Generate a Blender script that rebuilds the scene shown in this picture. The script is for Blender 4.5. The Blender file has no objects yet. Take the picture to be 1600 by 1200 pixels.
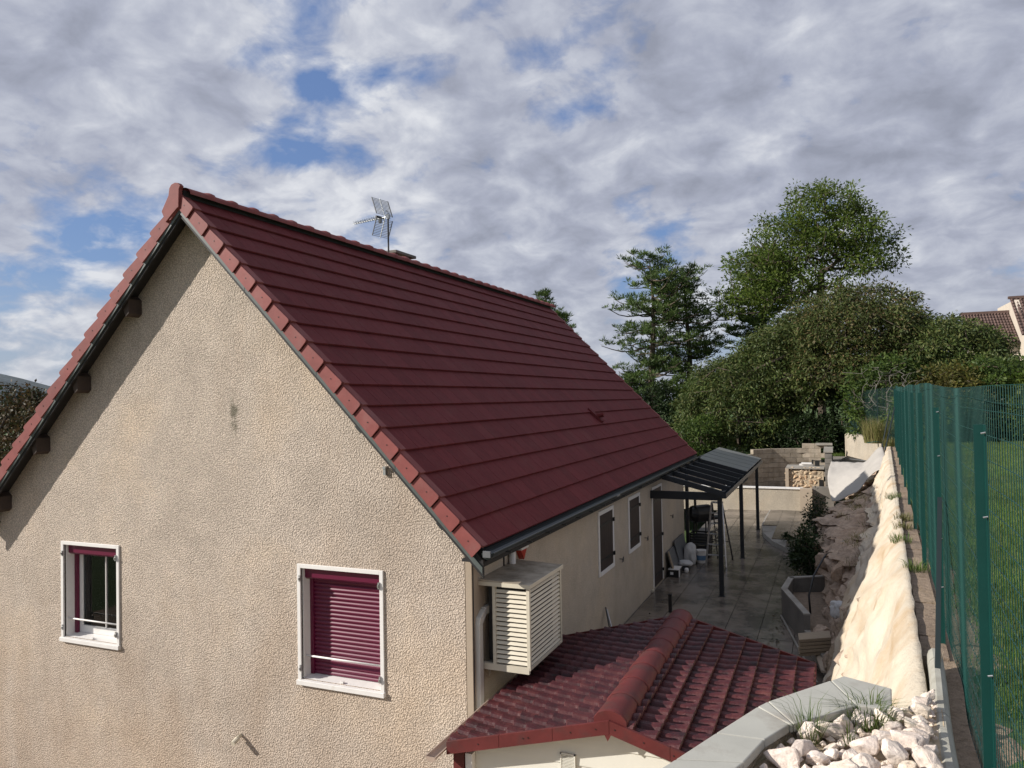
import bpy, math, random
import numpy as np
from mathutils import Vector, Matrix, noise, Quaternion

random.seed(7)
rng = np.random.default_rng(7)
scn = bpy.context.scene
col = scn.collection

# ------------------------------------------------------------------ camera
CAM = Vector((7.5597, -7.1533, 4.1689))
YAW, PITCH, ROLL, FPX = -0.40, 0.0206, -0.0172, 1179.2
fw = Vector((math.sin(YAW) * math.cos(PITCH), math.cos(YAW) * math.cos(PITCH), math.sin(PITCH)))
r0 = Vector((math.cos(YAW), -math.sin(YAW), 0)); u0 = r0.cross(fw)
rt = r0 * math.cos(ROLL) + u0 * math.sin(ROLL); up = -r0 * math.sin(ROLL) + u0 * math.cos(ROLL)
cd = bpy.data.cameras.new("camera"); cam = bpy.data.objects.new("camera", cd); col.objects.link(cam)
cam.matrix_world = Matrix(((rt.x, up.x, -fw.x, CAM.x), (rt.y, up.y, -fw.y, CAM.y), (rt.z, up.z, -fw.z, CAM.z), (0, 0, 0, 1)))
cd.sensor_fit = 'HORIZONTAL'; cd.sensor_width = 36; cd.lens = FPX / 1600 * 36
cd.clip_start = 0.05; cd.clip_end = 20000
scn.camera = cam

# ------------------------------------------------------------------ light
SUN = Vector((1.65, 1.0, -1.02)).normalized()      # travel direction of the sunlight
sel = math.asin(-SUN.z); saz = math.atan2(-SUN.x, -SUN.y)
sd = bpy.data.lights.new("sun", 'SUN'); sd.energy = 5.0; sd.angle = math.radians(0.55); sd.color = (1.0, 0.94, 0.865)
so = bpy.data.objects.new("sun", sd); col.objects.link(so); so.location = (-20, -20, 30)
so.rotation_euler = SUN.to_track_quat('-Z', 'Y').to_euler()

w = bpy.data.worlds.new("World"); scn.world = w; w.use_nodes = True
nt = w.node_tree; nt.nodes.clear()
def N(t, **k):
    n = nt.nodes.new(t)
    for a, b in k.items(): setattr(n, a, b)
    return n
def L(a, b): nt.links.new(a, b)
def M(op, a=None, b=None, c=None, clamp=False):
    n = nt.nodes.new('ShaderNodeMath'); n.operation = op; n.use_clamp = clamp
    for i, v in enumerate((a, b, c)):
        if v is None: continue
        if isinstance(v, (int, float)): n.inputs[i].default_value = v
        else: nt.links.new(v, n.inputs[i])
    return n.outputs[0]
sky = N('ShaderNodeTexSky', sky_type='NISHITA'); sky.sun_disc = False
sky.sun_elevation = sel; sky.sun_rotation = saz; sky.air_density = 1.0; sky.dust_density = 0.6; sky.ozone_density = 2.0
tc = N('ShaderNodeTexCoord'); sx = N('ShaderNodeSeparateXYZ'); L(tc.outputs['Generated'], sx.inputs[0])
zc = M('MAXIMUM', sx.outputs[2], 0.0)
den = M('ADD', zc, 0.40)
cx = M('DIVIDE', sx.outputs[0], den); cy = M('DIVIDE', sx.outputs[1], den)
cmb = N('ShaderNodeCombineXYZ'); L(cx, cmb.inputs[0]); L(cy, cmb.inputs[1])
def noi(vec, scale, det, rough, off=(0, 0, 0), dist=0.0):
    mp = N('ShaderNodeMapping'); L(vec, mp.inputs[0]); mp.inputs['Location'].default_value = off
    n = N('ShaderNodeTexNoise'); L(mp.outputs[0], n.inputs['Vector'])
    n.inputs['Scale'].default_value = scale; n.inputs['Detail'].default_value = det
    n.inputs['Roughness'].default_value = rough; n.inputs['Distortion'].default_value = dist
    return n.outputs['Fac']
def ramp(fac, pts):
    r = N('ShaderNodeValToRGB'); L(fac, r.inputs[0])
    e = r.color_ramp.elements
    while len(e) < len(pts): e.new(0.5)
    for el, (p, c) in zip(e, pts):
        el.position = p; el.color = c if len(c) == 4 else (*c, 1)
    return r.outputs[0]
def mixc(f, a, b):
    m = N('ShaderNodeMix', data_type='RGBA'); L(f, m.inputs[0]) if not isinstance(f, (int, float)) else setattr(m.inputs[0], 'default_value', f)
    for i, v in ((6, a), (7, b)):
        if isinstance(v, tuple): m.inputs[i].default_value = (*v, 1)
        else: L(v, m.inputs[i])
    return m.outputs[2]
CV = cmb.outputs[0]
puff = noi(CV, 3.5, 8, 0.53, (3.1, 7.7, 0), 0.1)        # cloud cells
puff2 = noi(CV, 9.5, 6, 0.55, (11.0, 2.0, 4.0), 0.3)      # small curls
broad = noi(CV, 1.5, 3, 0.5, (5.0, 1.0, 2.0))            # broad dark and light banks
dens = M('ADD', M('MULTIPLY', puff, 0.68), M('MULTIPLY', puff2, 0.32))
side_ = M('MULTIPLY', M('ADD', sx.outputs[0], 0.35), 0.055)      # thicker cloud away from the sun's side
cover = ramp(M('ADD', M('ADD', dens, side_), M('MULTIPLY', M('SUBTRACT', broad, 0.5), 0.34)), [(0.365, (0, 0, 0)), (0.462, (1, 1, 1))])
shade = M('SUBTRACT', M('MULTIPLY', puff2, 1.15), M('MULTIPLY', M('SUBTRACT', broad, 0.5), 0.9))
shade = M('ADD', M('MULTIPLY', shade, 0.62), M('MULTIPLY', noi(CV, 5.0, 6, 0.55, (20.0, 9.0, 1.0), 0.3), 0.42))
shade = M('SUBTRACT', shade, M('MULTIPLY', side_, 1.3))
cloudc = ramp(shade, [(0.36, (0.325, 0.350, 0.435)), (0.50, (0.43, 0.46, 0.565)), (0.62, (0.57, 0.60, 0.69)), (0.75, (0.80, 0.82, 0.87))])
skyS = N('ShaderNodeMix', data_type='RGBA', blend_type='MULTIPLY'); skyS.inputs[0].default_value = 1.0
L(sky.outputs[0], skyS.inputs[6]); skyS.inputs[7].default_value = (0.12, 0.12, 0.12, 1)
gap = mixc(0.55, skyS.outputs[2], (0.16, 0.27, 0.60))
allc = mixc(cover, gap, cloudc)
hz = ramp(sx.outputs[2], [(0.0, (1, 1, 1)), (0.16, (0, 0, 0))])
hazf = M('MULTIPLY', hz, 0.45)
allc = mixc(hazf, allc, (0.52, 0.56, 0.62))
bgn = N('ShaderNodeBackground'); L(allc, bgn.inputs[0]); bgn.inputs[1].default_value = 0.80
wo = N('ShaderNodeOutputWorld'); L(bgn.outputs[0], wo.inputs[0])
w.cycles.sampling_method = 'MANUAL'; w.cycles.sample_map_resolution = 512

scn.view_settings.view_transform = 'Standard'; scn.view_settings.look = 'None'
scn.view_settings.exposure = 0.22; scn.view_settings.gamma = 1.0; scn.view_settings.use_curve_mapping = False

# ------------------------------------------------------------------ materials
def new_mat(name):
    m = bpy.data.materials.new(name); m.use_nodes = True
    t = m.node_tree; t.nodes.clear()
    o = t.nodes.new('ShaderNodeOutputMaterial'); p = t.nodes.new('ShaderNodeBsdfPrincipled')
    t.links.new(p.outputs[0], o.inputs[0])
    return m, t, p
def tnoise(t, scale, det=4, rough=0.55, vec=None, stretch=None):
    n = t.nodes.new('ShaderNodeTexNoise'); n.inputs['Scale'].default_value = scale
    n.inputs['Detail'].default_value = det; n.inputs['Roughness'].default_value = rough
    v = t.nodes.new('ShaderNodeNewGeometry').outputs['Position'] if vec is None else vec
    if stretch:
        mp = t.nodes.new('ShaderNodeMapping'); mp.inputs['Scale'].default_value = stretch
        t.links.new(v, mp.inputs[0]); v = mp.outputs[0]
    t.links.new(v, n.inputs['Vector'])
    return n.outputs['Fac']
def tramp(t, f, pts):
    r = t.nodes.new('ShaderNodeValToRGB'); t.links.new(f, r.inputs[0]); e = r.color_ramp.elements
    while len(e) < len(pts): e.new(0.5)
    for el, (p, c) in zip(e, pts):
        el.position = p; el.color = (*c, 1)
    return r.outputs[0]
def tmix(t, f, a, b, mode='MIX'):
    m = t.nodes.new('ShaderNodeMix'); m.data_type = 'RGBA'; m.blend_type = mode
    if isinstance(f, (int, float)): m.inputs[0].default_value = f
    else: t.links.new(f, m.inputs[0])
    for i, v in ((6, a), (7, b)):
        if isinstance(v, tuple): m.inputs[i].default_value = (*v, 1)
        else: t.links.new(v, m.inputs[i])
    return m.outputs[2]
def tbump(t, p, h, dist, strength=1.0, base=None):
    b = t.nodes.new('ShaderNodeBump'); b.inputs['Distance'].default_value = dist; b.inputs['Strength'].default_value = strength
    t.links.new(h, b.inputs['Height'])
    if base is not None: t.links.new(base, b.inputs['Normal'])
    t.links.new(b.outputs[0], p.inputs['Normal']); return b.outputs[0]
def cm(c, k): return tuple(min(1, x * k) for x in c)
def mat(name, c, rough=0.7, var=0.18, scale=6, bump=0.0, bscale=60, metal=0.0, isl=0.0, dirt=None, stretch=None, spec=0.5, objvar=0.0):
    m, t, p = new_mat(name)
    f = tnoise(t, scale, 6, 0.6, stretch=stretch)
    cc = tramp(t, f, [(0.25, cm(c, 1 - var)), (0.5, c), (0.75, cm(c, 1 + var))])
    if dirt:
        dc, dscale, lo, hi = dirt
        g = tnoise(t, dscale, 7, 0.65)
        fr = tramp(t, g, [(lo, (0, 0, 0)), (hi, (1, 1, 1))])
        cc = tmix(t, fr, cc, dc)
    if isl or objvar:
        if isl:
            g = t.nodes.new('ShaderNodeNewGeometry').outputs['Random Per Island']; a = isl
        else:
            g = t.nodes.new('ShaderNodeObjectInfo').outputs['Random']; a = objvar
        mm = tramp(t, g, [(0.0, (1 - a,) * 3), (1.0, (1 + a,) * 3)])
        if a > 0:
            mr = t.nodes.new('ShaderNodeMapRange'); t.links.new(g, mr.inputs[0])
            mr.inputs[3].default_value = 1 - a; mr.inputs[4].default_value = 1 + a
            vm = t.nodes.new('ShaderNodeVectorMath'); vm.operation = 'SCALE'
            t.links.new(cc, vm.inputs[0]); t.links.new(mr.outputs[0], vm.inputs['Scale']); cc = vm.outputs[0]
    t.links.new(cc, p.inputs['Base Color'])
    p.inputs['Roughness'].default_value = rough; p.inputs['Metallic'].default_value = metal
    p.inputs['Specular IOR Level'].default_value = spec
    if bump: tbump(t, p, tnoise(t, bscale, 5, 0.65), bump)
    return m

def stucco(name, base, grain, bumpd, fine=1.0, stain=False):
    m, t, p = new_mat(name)
    big = tnoise(t, 0.55, 5, 0.6); mid = tnoise(t, 3.0, 5, 0.6)
    c1 = tramp(t, big, [(0.3, cm(base, 0.86)), (0.5, base), (0.72, (base[0] * 1.10, base[1] * 1.05, base[2] * 0.97))])
    # rain streaks and grime, browner towards the foot of the wall
    st = tnoise(t, 1.6, 6, 0.6, stretch=(1.0, 1.0, 0.35))
    sr = tramp(t, st, [(0.50, (0, 0, 0)), (0.78, (0.42, 0.42, 0.42))])
    c2 = tmix(t, sr, c1, cm((base[0], base[1] * 0.90, base[2] * 0.80), 0.80))
    g2 = tramp(t, mid, [(0.35, (0.93,) * 3), (0.65, (1.05,) * 3)])
    c3 = tmix(t, 1.0, c2, g2, 'MULTIPLY')
    tcx = t.nodes.new('ShaderNodeTexCoord')
    if stain:      # one old dark mark high on the gable, brown grime low down, faint runs below the sills
        sp_ = t.nodes.new('ShaderNodeSeparateXYZ'); t.links.new(tcx.outputs['Object'], sp_.inputs[0])
        def mth(op, a_, b_):
            n_ = t.nodes.new('ShaderNodeMath'); n_.operation = op
            for i_, v_ in enumerate((a_, b_)):
                if isinstance(v_, (int, float)): n_.inputs[i_].default_value = v_
                else: t.links.new(v_, n_.inputs[i_])
            return n_.outputs[0]
        def spot(x_, z_, rx_, rz_):
            a_ = mth('DIVIDE', mth('SUBTRACT', sp_.outputs[0], x_), rx_); b_ = mth('DIVIDE', mth('SUBTRACT', sp_.outputs[2], z_), rz_)
            return mth('SUBTRACT', 1.0, mth('SQRT', mth('ADD', mth('MULTIPLY', a_, a_), mth('MULTIPLY', b_, b_)), 0.0))
        mk = mth('MULTIPLY', mth('MAXIMUM', spot(0.60, 4.05, .09, .34), 0.0), mth('MULTIPLY', mth('SUBTRACT', tnoise(t, 9, 5, 0.7), 0.36), 7.0))
        cl_ = t.nodes.new('ShaderNodeClamp'); t.links.new(mk, cl_.inputs[0])
        c3 = tmix(t, cl_.outputs[0], c3, (0.26, 0.235, 0.18))
        low = t.nodes.new('ShaderNodeMapRange'); t.links.new(sp_.outputs[2], low.inputs[0]); low.inputs[1].default_value = 2.6; low.inputs[2].default_value = -1.0; low.inputs[3].default_value = 0; low.inputs[4].default_value = 0.9
        run = tnoise(t, 1.3, 6, 0.6, stretch=(1.4, 1, .5))
        lm_ = mth('MULTIPLY', low.outputs[0], mth('MULTIPLY', mth('SUBTRACT', run, .34), 2.2)); cl2 = t.nodes.new('ShaderNodeClamp'); t.links.new(lm_, cl2.inputs[0]); cl2.inputs[2].default_value = .42
        c3 = tmix(t, cl2.outputs[0], c3, (0.47, 0.345, 0.245))
    # roughcast grain: warped cellular ridges
    vo = t.nodes.new('ShaderNodeTexVoronoi'); vo.feature = 'SMOOTH_F1'; vo.inputs['Scale'].default_value = grain
    vo.inputs['Smoothness'].default_value = 0.35
    t.links.new(tcx.outputs['Object'], vo.inputs['Vector'])
    n2 = tnoise(t, grain * 0.9, 6, 0.72)
    h = t.nodes.new('ShaderNodeMath'); h.operation = 'MULTIPLY_ADD'
    t.links.new(vo.outputs['Distance'], h.inputs[0]); h.inputs[1].default_value = -0.85; t.links.new(n2, h.inputs[2])
    gr = tramp(t, h.outputs[0], [(-0.15 + .15, (0.66,) * 3), (0.28, (1.06,) * 3)])
    c4 = tmix(t, fine, c3, gr, 'MULTIPLY')
    t.links.new(c4, p.inputs['Base Color']); p.inputs['Roughness'].default_value = 0.95
    p.inputs['Specular IOR Level'].default_value = 0.15
    tbump(t, p, h.outputs[0], bumpd)
    return m

def leaf_mat(name, cols, trans=0.35, rough=0.55):
    m, t, p = new_mat(name)
    g = t.nodes.new('ShaderNodeNewGeometry').outputs['Random Per Island']
    n = len(cols)
    c1 = tramp(t, g, [(i / (n - 1), c) for i, c in enumerate(cols)])
    f = tnoise(t, 0.7, 3, 0.5)
    vr = tramp(t, f, [(0.3, (0.62,) * 3), (0.7, (1.3,) * 3)])
    cc = tmix(t, 1.0, c1, vr, 'MULTIPLY')
    t.links.new(cc, p.inputs['Base Color']); p.inputs['Roughness'].default_value = rough
    p.inputs['Specular IOR Level'].default_value = 0.25
    tr = t.nodes.new('ShaderNodeBsdfTranslucent'); t.links.new(cc, tr.inputs[0])
    mx = t.nodes.new('ShaderNodeMixShader'); mx.inputs[0].default_value = trans
    o = [x for x in t.nodes if x.type == 'OUTPUT_MATERIAL'][0]
    t.links.new(p.outputs[0], mx.inputs[1]); t.links.new(tr.outputs[0], mx.inputs[2]); t.links.new(mx.outputs[0], o.inputs[0])
    return m

MAT = {}
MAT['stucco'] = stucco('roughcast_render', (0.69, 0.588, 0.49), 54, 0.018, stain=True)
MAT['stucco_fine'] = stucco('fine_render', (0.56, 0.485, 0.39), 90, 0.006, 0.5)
MAT['stucco_pale'] = stucco('pale_render', (0.52, 0.46, 0.37), 60, 0.012, 0.7)
MAT['smooth_render'] = mat('smooth_render', (0.38, 0.31, 0.235), 0.9, 0.08, 3, 0.002, 80)
MAT['tile'] = mat('burgundy_concrete_tile', (0.128, 0.0245, 0.0260), 0.70, 0.18, 7, 0.0012, 160, objvar=0.10, stretch=(1, 3, 1), spec=0.12, dirt=((0.135, 0.038, 0.036), 2.2, 0.50, 0.80))
MAT['tile_far'] = mat('burgundy_tile_far', (0.128, 0.0245, 0.0260), 0.70, 0.18, 7, 0.0012, 160, isl=0.10, stretch=(1, 3, 1), spec=0.12, dirt=((0.135, 0.038, 0.036), 2.2, 0.50, 0.80))
MAT['verge'] = mat('verge_tile', (0.215, 0.056, 0.050), 0.65, 0.16, 7, 0.0012, 140, objvar=0.10, spec=0.3, dirt=((0.24, 0.105, 0.095), 3, 0.5, 0.85))
MAT['black_board'] = mat('black_stained_board', (0.012, 0.011, 0.011), 0.7, 0.3, 12)
MAT['strip'] = mat('grey_green_metal_strip', (0.085, 0.10, 0.095), 0.45, 0.25, 8)
MAT['gutter'] = mat('dark_gutter', (0.022, 0.028, 0.030), 0.35, 0.3, 6)
MAT['white'] = mat('white_frame_paint', (0.74, 0.72, 0.69), 0.5, 0.05, 8, dirt=((0.55, 0.50, 0.44), 6, 0.58, 0.85))
MAT['wine'] = mat('wine_red_shutter', (0.115, 0.004, 0.032), 0.38, 0.06, 5)
MAT['glass'] = mat('window_glass', (0.02, 0.022, 0.024), 0.06, 0.1, 3, spec=0.8)
MAT['curtain'] = mat('net_curtain', (0.30, 0.30, 0.30), 0.9, 0.75, 3, stretch=(9, 1, 0.12))
MAT['brown'] = mat('dark_brown_shutter', (0.028, 0.017, 0.014), 0.55, 0.25, 10, 0.001, 60)
MAT['metal'] = mat('pale_metal', (0.50, 0.50, 0.50), 0.35, 0.15, 10, metal=0.8)
MAT['dark_metal'] = mat('dark_metal', (0.03, 0.03, 0.032), 0.5, 0.3, 10)
MAT['cream'] = mat('cream_lacquer', (0.60, 0.55, 0.44), 0.5, 0.06, 5, dirt=((0.42, 0.37, 0.28), 7, 0.60, 0.85))
MAT['creamtop'] = mat('stained_cabinet_lid', (0.42, 0.36, 0.28), 0.7, 0.15, 3, dirt=((0.17, 0.14, 0.10), 3.2, 0.42, 0.68))
MAT['duct'] = mat('white_plastic_duct', (0.62, 0.60, 0.55), 0.5, 0.05, 5)
MAT['red'] = mat('red_lens', (0.45, 0.04, 0.02), 0.3, 0.1, 5)
MAT['anthracite'] = mat('anthracite_aluminium', (0.014, 0.017, 0.021), 0.42, 0.15, 5)
MAT['slab'] = mat('grey_paving_slab', (0.20, 0.168, 0.138), 0.22, 0.16, 2.4, 0.0015, 50, objvar=0.10, dirt=((0.070, 0.060, 0.050), 0.9, 0.44, 0.60))
MAT['joint'] = mat('paving_joint', (0.09, 0.08, 0.07), 0.9, 0.2, 8)
MAT['concrete'] = mat('concrete', (0.30, 0.28, 0.245), 0.9, 0.16, 5, 0.003, 45, dirt=((0.20, 0.18, 0.15), 1.8, 0.45, 0.7))
MAT['darkconcrete'] = mat('damp_concrete', (0.19, 0.175, 0.155), 0.9, 0.2, 4, 0.004, 40, dirt=((0.10, 0.095, 0.085), 2.0, 0.45, 0.7))
MAT['block'] = mat('concrete_block', (0.36, 0.31, 0.245), 0.95, 0.2, 6, 0.006, 40, objvar=0.13, dirt=((0.22, 0.18, 0.13), 4, 0.45, 0.72))
MAT['coping'] = mat('grey_coping_stone', (0.41, 0.405, 0.36), 0.75, 0.08, 4, 0.001, 90, objvar=0.04, dirt=((0.30, 0.275, 0.235), 3.5, 0.52, 0.74))
MAT['cloth'] = mat('cream_geotextile', (0.58, 0.51, 0.40), 0.95, 0.14, 2.6, 0.014, 26, dirt=((0.46, 0.335, 0.205), 1.5, 0.46, 0.70))
MAT['cloth_grey'] = mat('grey_geotextile', (0.40, 0.375, 0.34), 0.95, 0.10, 1.4, 0.002, 100)
MAT['timber'] = mat('weathered_board', (0.33, 0.26, 0.18), 0.8, 0.2, 8, 0.001, 60, objvar=0.15, stretch=(1, 12, 12))
MAT['bag'] = mat('white_sack', (0.50, 0.50, 0.49), 0.6, 0.1, 7, 0.01, 14)
MAT['blue'] = mat('blue_label', (0.12, 0.22, 0.36), 0.5, 0.1, 7)
MAT['black'] = mat('black_plastic', (0.012, 0.012, 0.012), 0.5, 0.3, 10)
MAT['greyboard'] = mat('grey_panel', (0.11, 0.115, 0.12), 0.6, 0.1, 4)
MAT['fence'] = mat('green_coated_steel', (0.003, 0.045, 0.038), 0.42, 0.12, 5)
MAT['fence_shaded'] = mat('green_steel_shaded', (0.004, 0.012, 0.013), 0.5, 0.12, 5)  # darker copy of the fence green, the strut's shade put into the colour
MAT['kerb'] = mat('cast_kerb', (0.36, 0.35, 0.30), 0.85, 0.10, 5, 0.003, 60, dirt=((0.26, 0.24, 0.19), 4, 0.5, 0.75))
MAT['pc'] = mat('smoked_polycarbonate', (0.24, 0.245, 0.24), 0.30, 0.1, 3)
MAT['antenna'] = mat('antenna_aluminium', (0.33, 0.35, 0.36), 0.4, 0.1, 10, metal=0.6)
MAT['bark'] = mat('bark', (0.085, 0.065, 0.048), 0.95, 0.35, 5, 0.03, 12)
MAT['palebark'] = mat('pale_dead_bark', (0.17, 0.155, 0.135), 0.95, 0.2, 5, 0.02, 12)
MAT['hill'] = mat('wooded_hill', (0.045, 0.066, 0.078), 1.0, 0.5, 0.02)
MAT['oldtile'] = mat('brown_clay_tiles', (0.105, 0.066, 0.055), 0.85, 0.25, 3, isl=0.2)
MAT['hwall'] = mat('cream_house_wall', (0.55, 0.48, 0.40), 0.9, 0.08, 1.2)
MAT['wood_dark'] = mat('dark_purlin_wood', (0.05, 0.034, 0.026), 0.8, 0.3, 8)
MAT['screw'] = mat('screw_head', (0.05, 0.02, 0.02), 0.5, 0.1, 5)

def rock_mat(name, c, cav=0.35, scale=5, bumpd=0.03, warm=(0.42, 0.26, 0.14)):
    m, t, p = new_mat(name)
    a = tnoise(t, scale, 8, 0.65); b = tnoise(t, scale * 0.35, 5, 0.6); d = tnoise(t, scale * 5, 6, 0.7)
    c1 = tramp(t, a, [(0.30, cm(c, 0.62)), (0.47, c), (0.65, cm(c, 1.18))])
    f = tramp(t, b, [(0.50, (0, 0, 0)), (0.72, (0.6, 0.6, 0.6))])
    c2 = tmix(t, f, c1, warm)
    g = tramp(t, d, [(0.32, (0.72,) * 3), (0.6, (1.08,) * 3)])
    c3 = tmix(t, 1.0, c2, g, 'MULTIPLY')
    oi = t.nodes.new('ShaderNodeObjectInfo').outputs['Random']
    ov = tramp(t, oi, [(0.0, (0.86, 0.84, 0.84)), (0.5, (1.0, 0.97, 0.96)), (1.0, (1.12, 1.1, 1.04))])
    c4 = tmix(t, 1.0, c3, ov, 'MULTIPLY')
    t.links.new(c4, p.inputs['Base Color']); p.inputs['Roughness'].default_value = 0.95; p.inputs['Specular IOR Level'].default_value = 0.2
    h = t.nodes.new('ShaderNodeMath'); h.operation = 'ADD'; t.links.new(a, h.inputs[0])
    h2 = t.nodes.new('ShaderNodeMath'); h2.operation = 'MULTIPLY'; t.links.new(d, h2.inputs[0]); h2.inputs[1].default_value = 0.35
    t.links.new(h2.outputs[0], h.inputs[1]); tbump(t, p, h.outputs[0], bumpd)
    return m
MAT['rockwhite'] = rock_mat('white_limestone', (0.72, 0.64, 0.57), scale=9, bumpd=0.02, warm=(0.55, 0.42, 0.28))
MAT['rockface'] = rock_mat('bedrock', (0.46, 0.365, 0.28), scale=2.6, bumpd=0.06, warm=(0.30, 0.20, 0.13))
MAT['stone'] = rock_mat('ochre_rubble_stone', (0.50, 0.40, 0.28), scale=7, bumpd=0.02, warm=(0.55, 0.28, 0.12))
MAT['gravel'] = rock_mat('gravelly_soil', (0.30, 0.235, 0.175), scale=22, bumpd=0.02, warm=(0.20, 0.15, 0.09))
MAT['bed'] = rock_mat('sandy_bed', (0.50, 0.42, 0.30), scale=14, bumpd=0.02, warm=(0.40, 0.30, 0.18))
# lawn soil and turf
m, t, p = new_mat('turf'); f = tnoise(t, 1.2, 6, 0.65); f2 = tnoise(t, 18, 5, 0.7)
cc = tramp(t, f, [(0.3, (0.045, 0.085, 0.020)), (0.5, (0.070, 0.125, 0.028)), (0.75, (0.115, 0.150, 0.048))])
cc = tmix(t, 1.0, cc, tramp(t, f2, [(0.3, (0.6,) * 3), (0.7, (1.3,) * 3)]), 'MULTIPLY')
t.links.new(cc, p.inputs['Base Color']); p.inputs['Roughness'].default_value = 1.0; tbump(t, p, f2, 0.05); MAT['turf'] = m
m, t, p = new_mat('shed_tile'); f = tnoise(t, 5, 6, 0.65)
cc = tramp(t, f, [(0.30, (0.020, 0.008, 0.010)), (0.50, (0.058, 0.012, 0.015)), (0.78, (0.125, 0.038, 0.035))])
sp = tramp(t, tnoise(t, 60, 3, 0.6), [(0.66, (0, 0, 0)), (0.76, (0.7, 0.7, 0.7))])
cc = tmix(t, sp, cc, (0.34, 0.20, 0.18))
t.links.new(cc, p.inputs['Base Color']); p.inputs['Roughness'].default_value = 0.5; p.inputs['Specular IOR Level'].default_value = 0.3; tbump(t, p, tnoise(t, 40, 5, 0.6), 0.004); MAT['shedtile'] = m
MAT['shedred'] = mat('shed_barge_paint', (0.112, 0.022, 0.021), 0.6, 0.25, 5, 0.001, 60, spec=0.3, dirt=((0.075, 0.030, 0.028), 4, 0.5, 0.7))
MAT['shedwhite'] = mat('shed_cladding', (0.70, 0.68, 0.60), 0.6, 0.04, 3)
MAT['shedgutter'] = mat('taupe_gutter', (0.40, 0.31, 0.25), 0.5, 0.1, 5)

LF = {
 'pine': leaf_mat('pine_needles', [(0.050, 0.090, 0.026), (0.080, 0.128, 0.034), (0.120, 0.160, 0.050)], 0.3),
 'locust': leaf_mat('locust_leaves', [(0.060, 0.100, 0.018), (0.100, 0.150, 0.026), (0.155, 0.195, 0.040)], 0.45),
 'sumac': leaf_mat('sumac_leaves', [(0.040, 0.068, 0.018), (0.064, 0.096, 0.024), (0.096, 0.124, 0.034), (0.125, 0.125, 0.042)], 0.25),
 'sumac2': leaf_mat('sumac_leaves_rusty', [(0.042, 0.066, 0.018), (0.068, 0.094, 0.024), (0.098, 0.112, 0.034), (0.145, 0.100, 0.046)], 0.25),
 'green': leaf_mat('shrub_leaves', [(0.030, 0.060, 0.014), (0.060, 0.100, 0.020), (0.100, 0.140, 0.030)], 0.35),
 'lime': leaf_mat('lime_leaves', [(0.060, 0.100, 0.014), (0.100, 0.150, 0.022), (0.150, 0.190, 0.035)], 0.4),
 'yellow': leaf_mat('olive_leaves', [(0.060, 0.070, 0.014), (0.100, 0.100, 0.022), (0.160, 0.130, 0.040)], 0.35),
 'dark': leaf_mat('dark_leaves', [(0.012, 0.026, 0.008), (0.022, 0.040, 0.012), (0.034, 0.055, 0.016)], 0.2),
 'rust': leaf_mat('autumn_leaves', [(0.040, 0.045, 0.020), (0.075, 0.055, 0.022), (0.10, 0.055, 0.025)], 0.25),
 'grass': leaf_mat('grass_blades', [(0.065, 0.130, 0.020), (0.105, 0.185, 0.030), (0.155, 0.225, 0.050), (0.24, 0.24, 0.10)], 0.4),
 'dry': leaf_mat('dry_grass', [(0.10, 0.13, 0.03), (0.20, 0.19, 0.07), (0.32, 0.27, 0.13)], 0.3),
}

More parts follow.
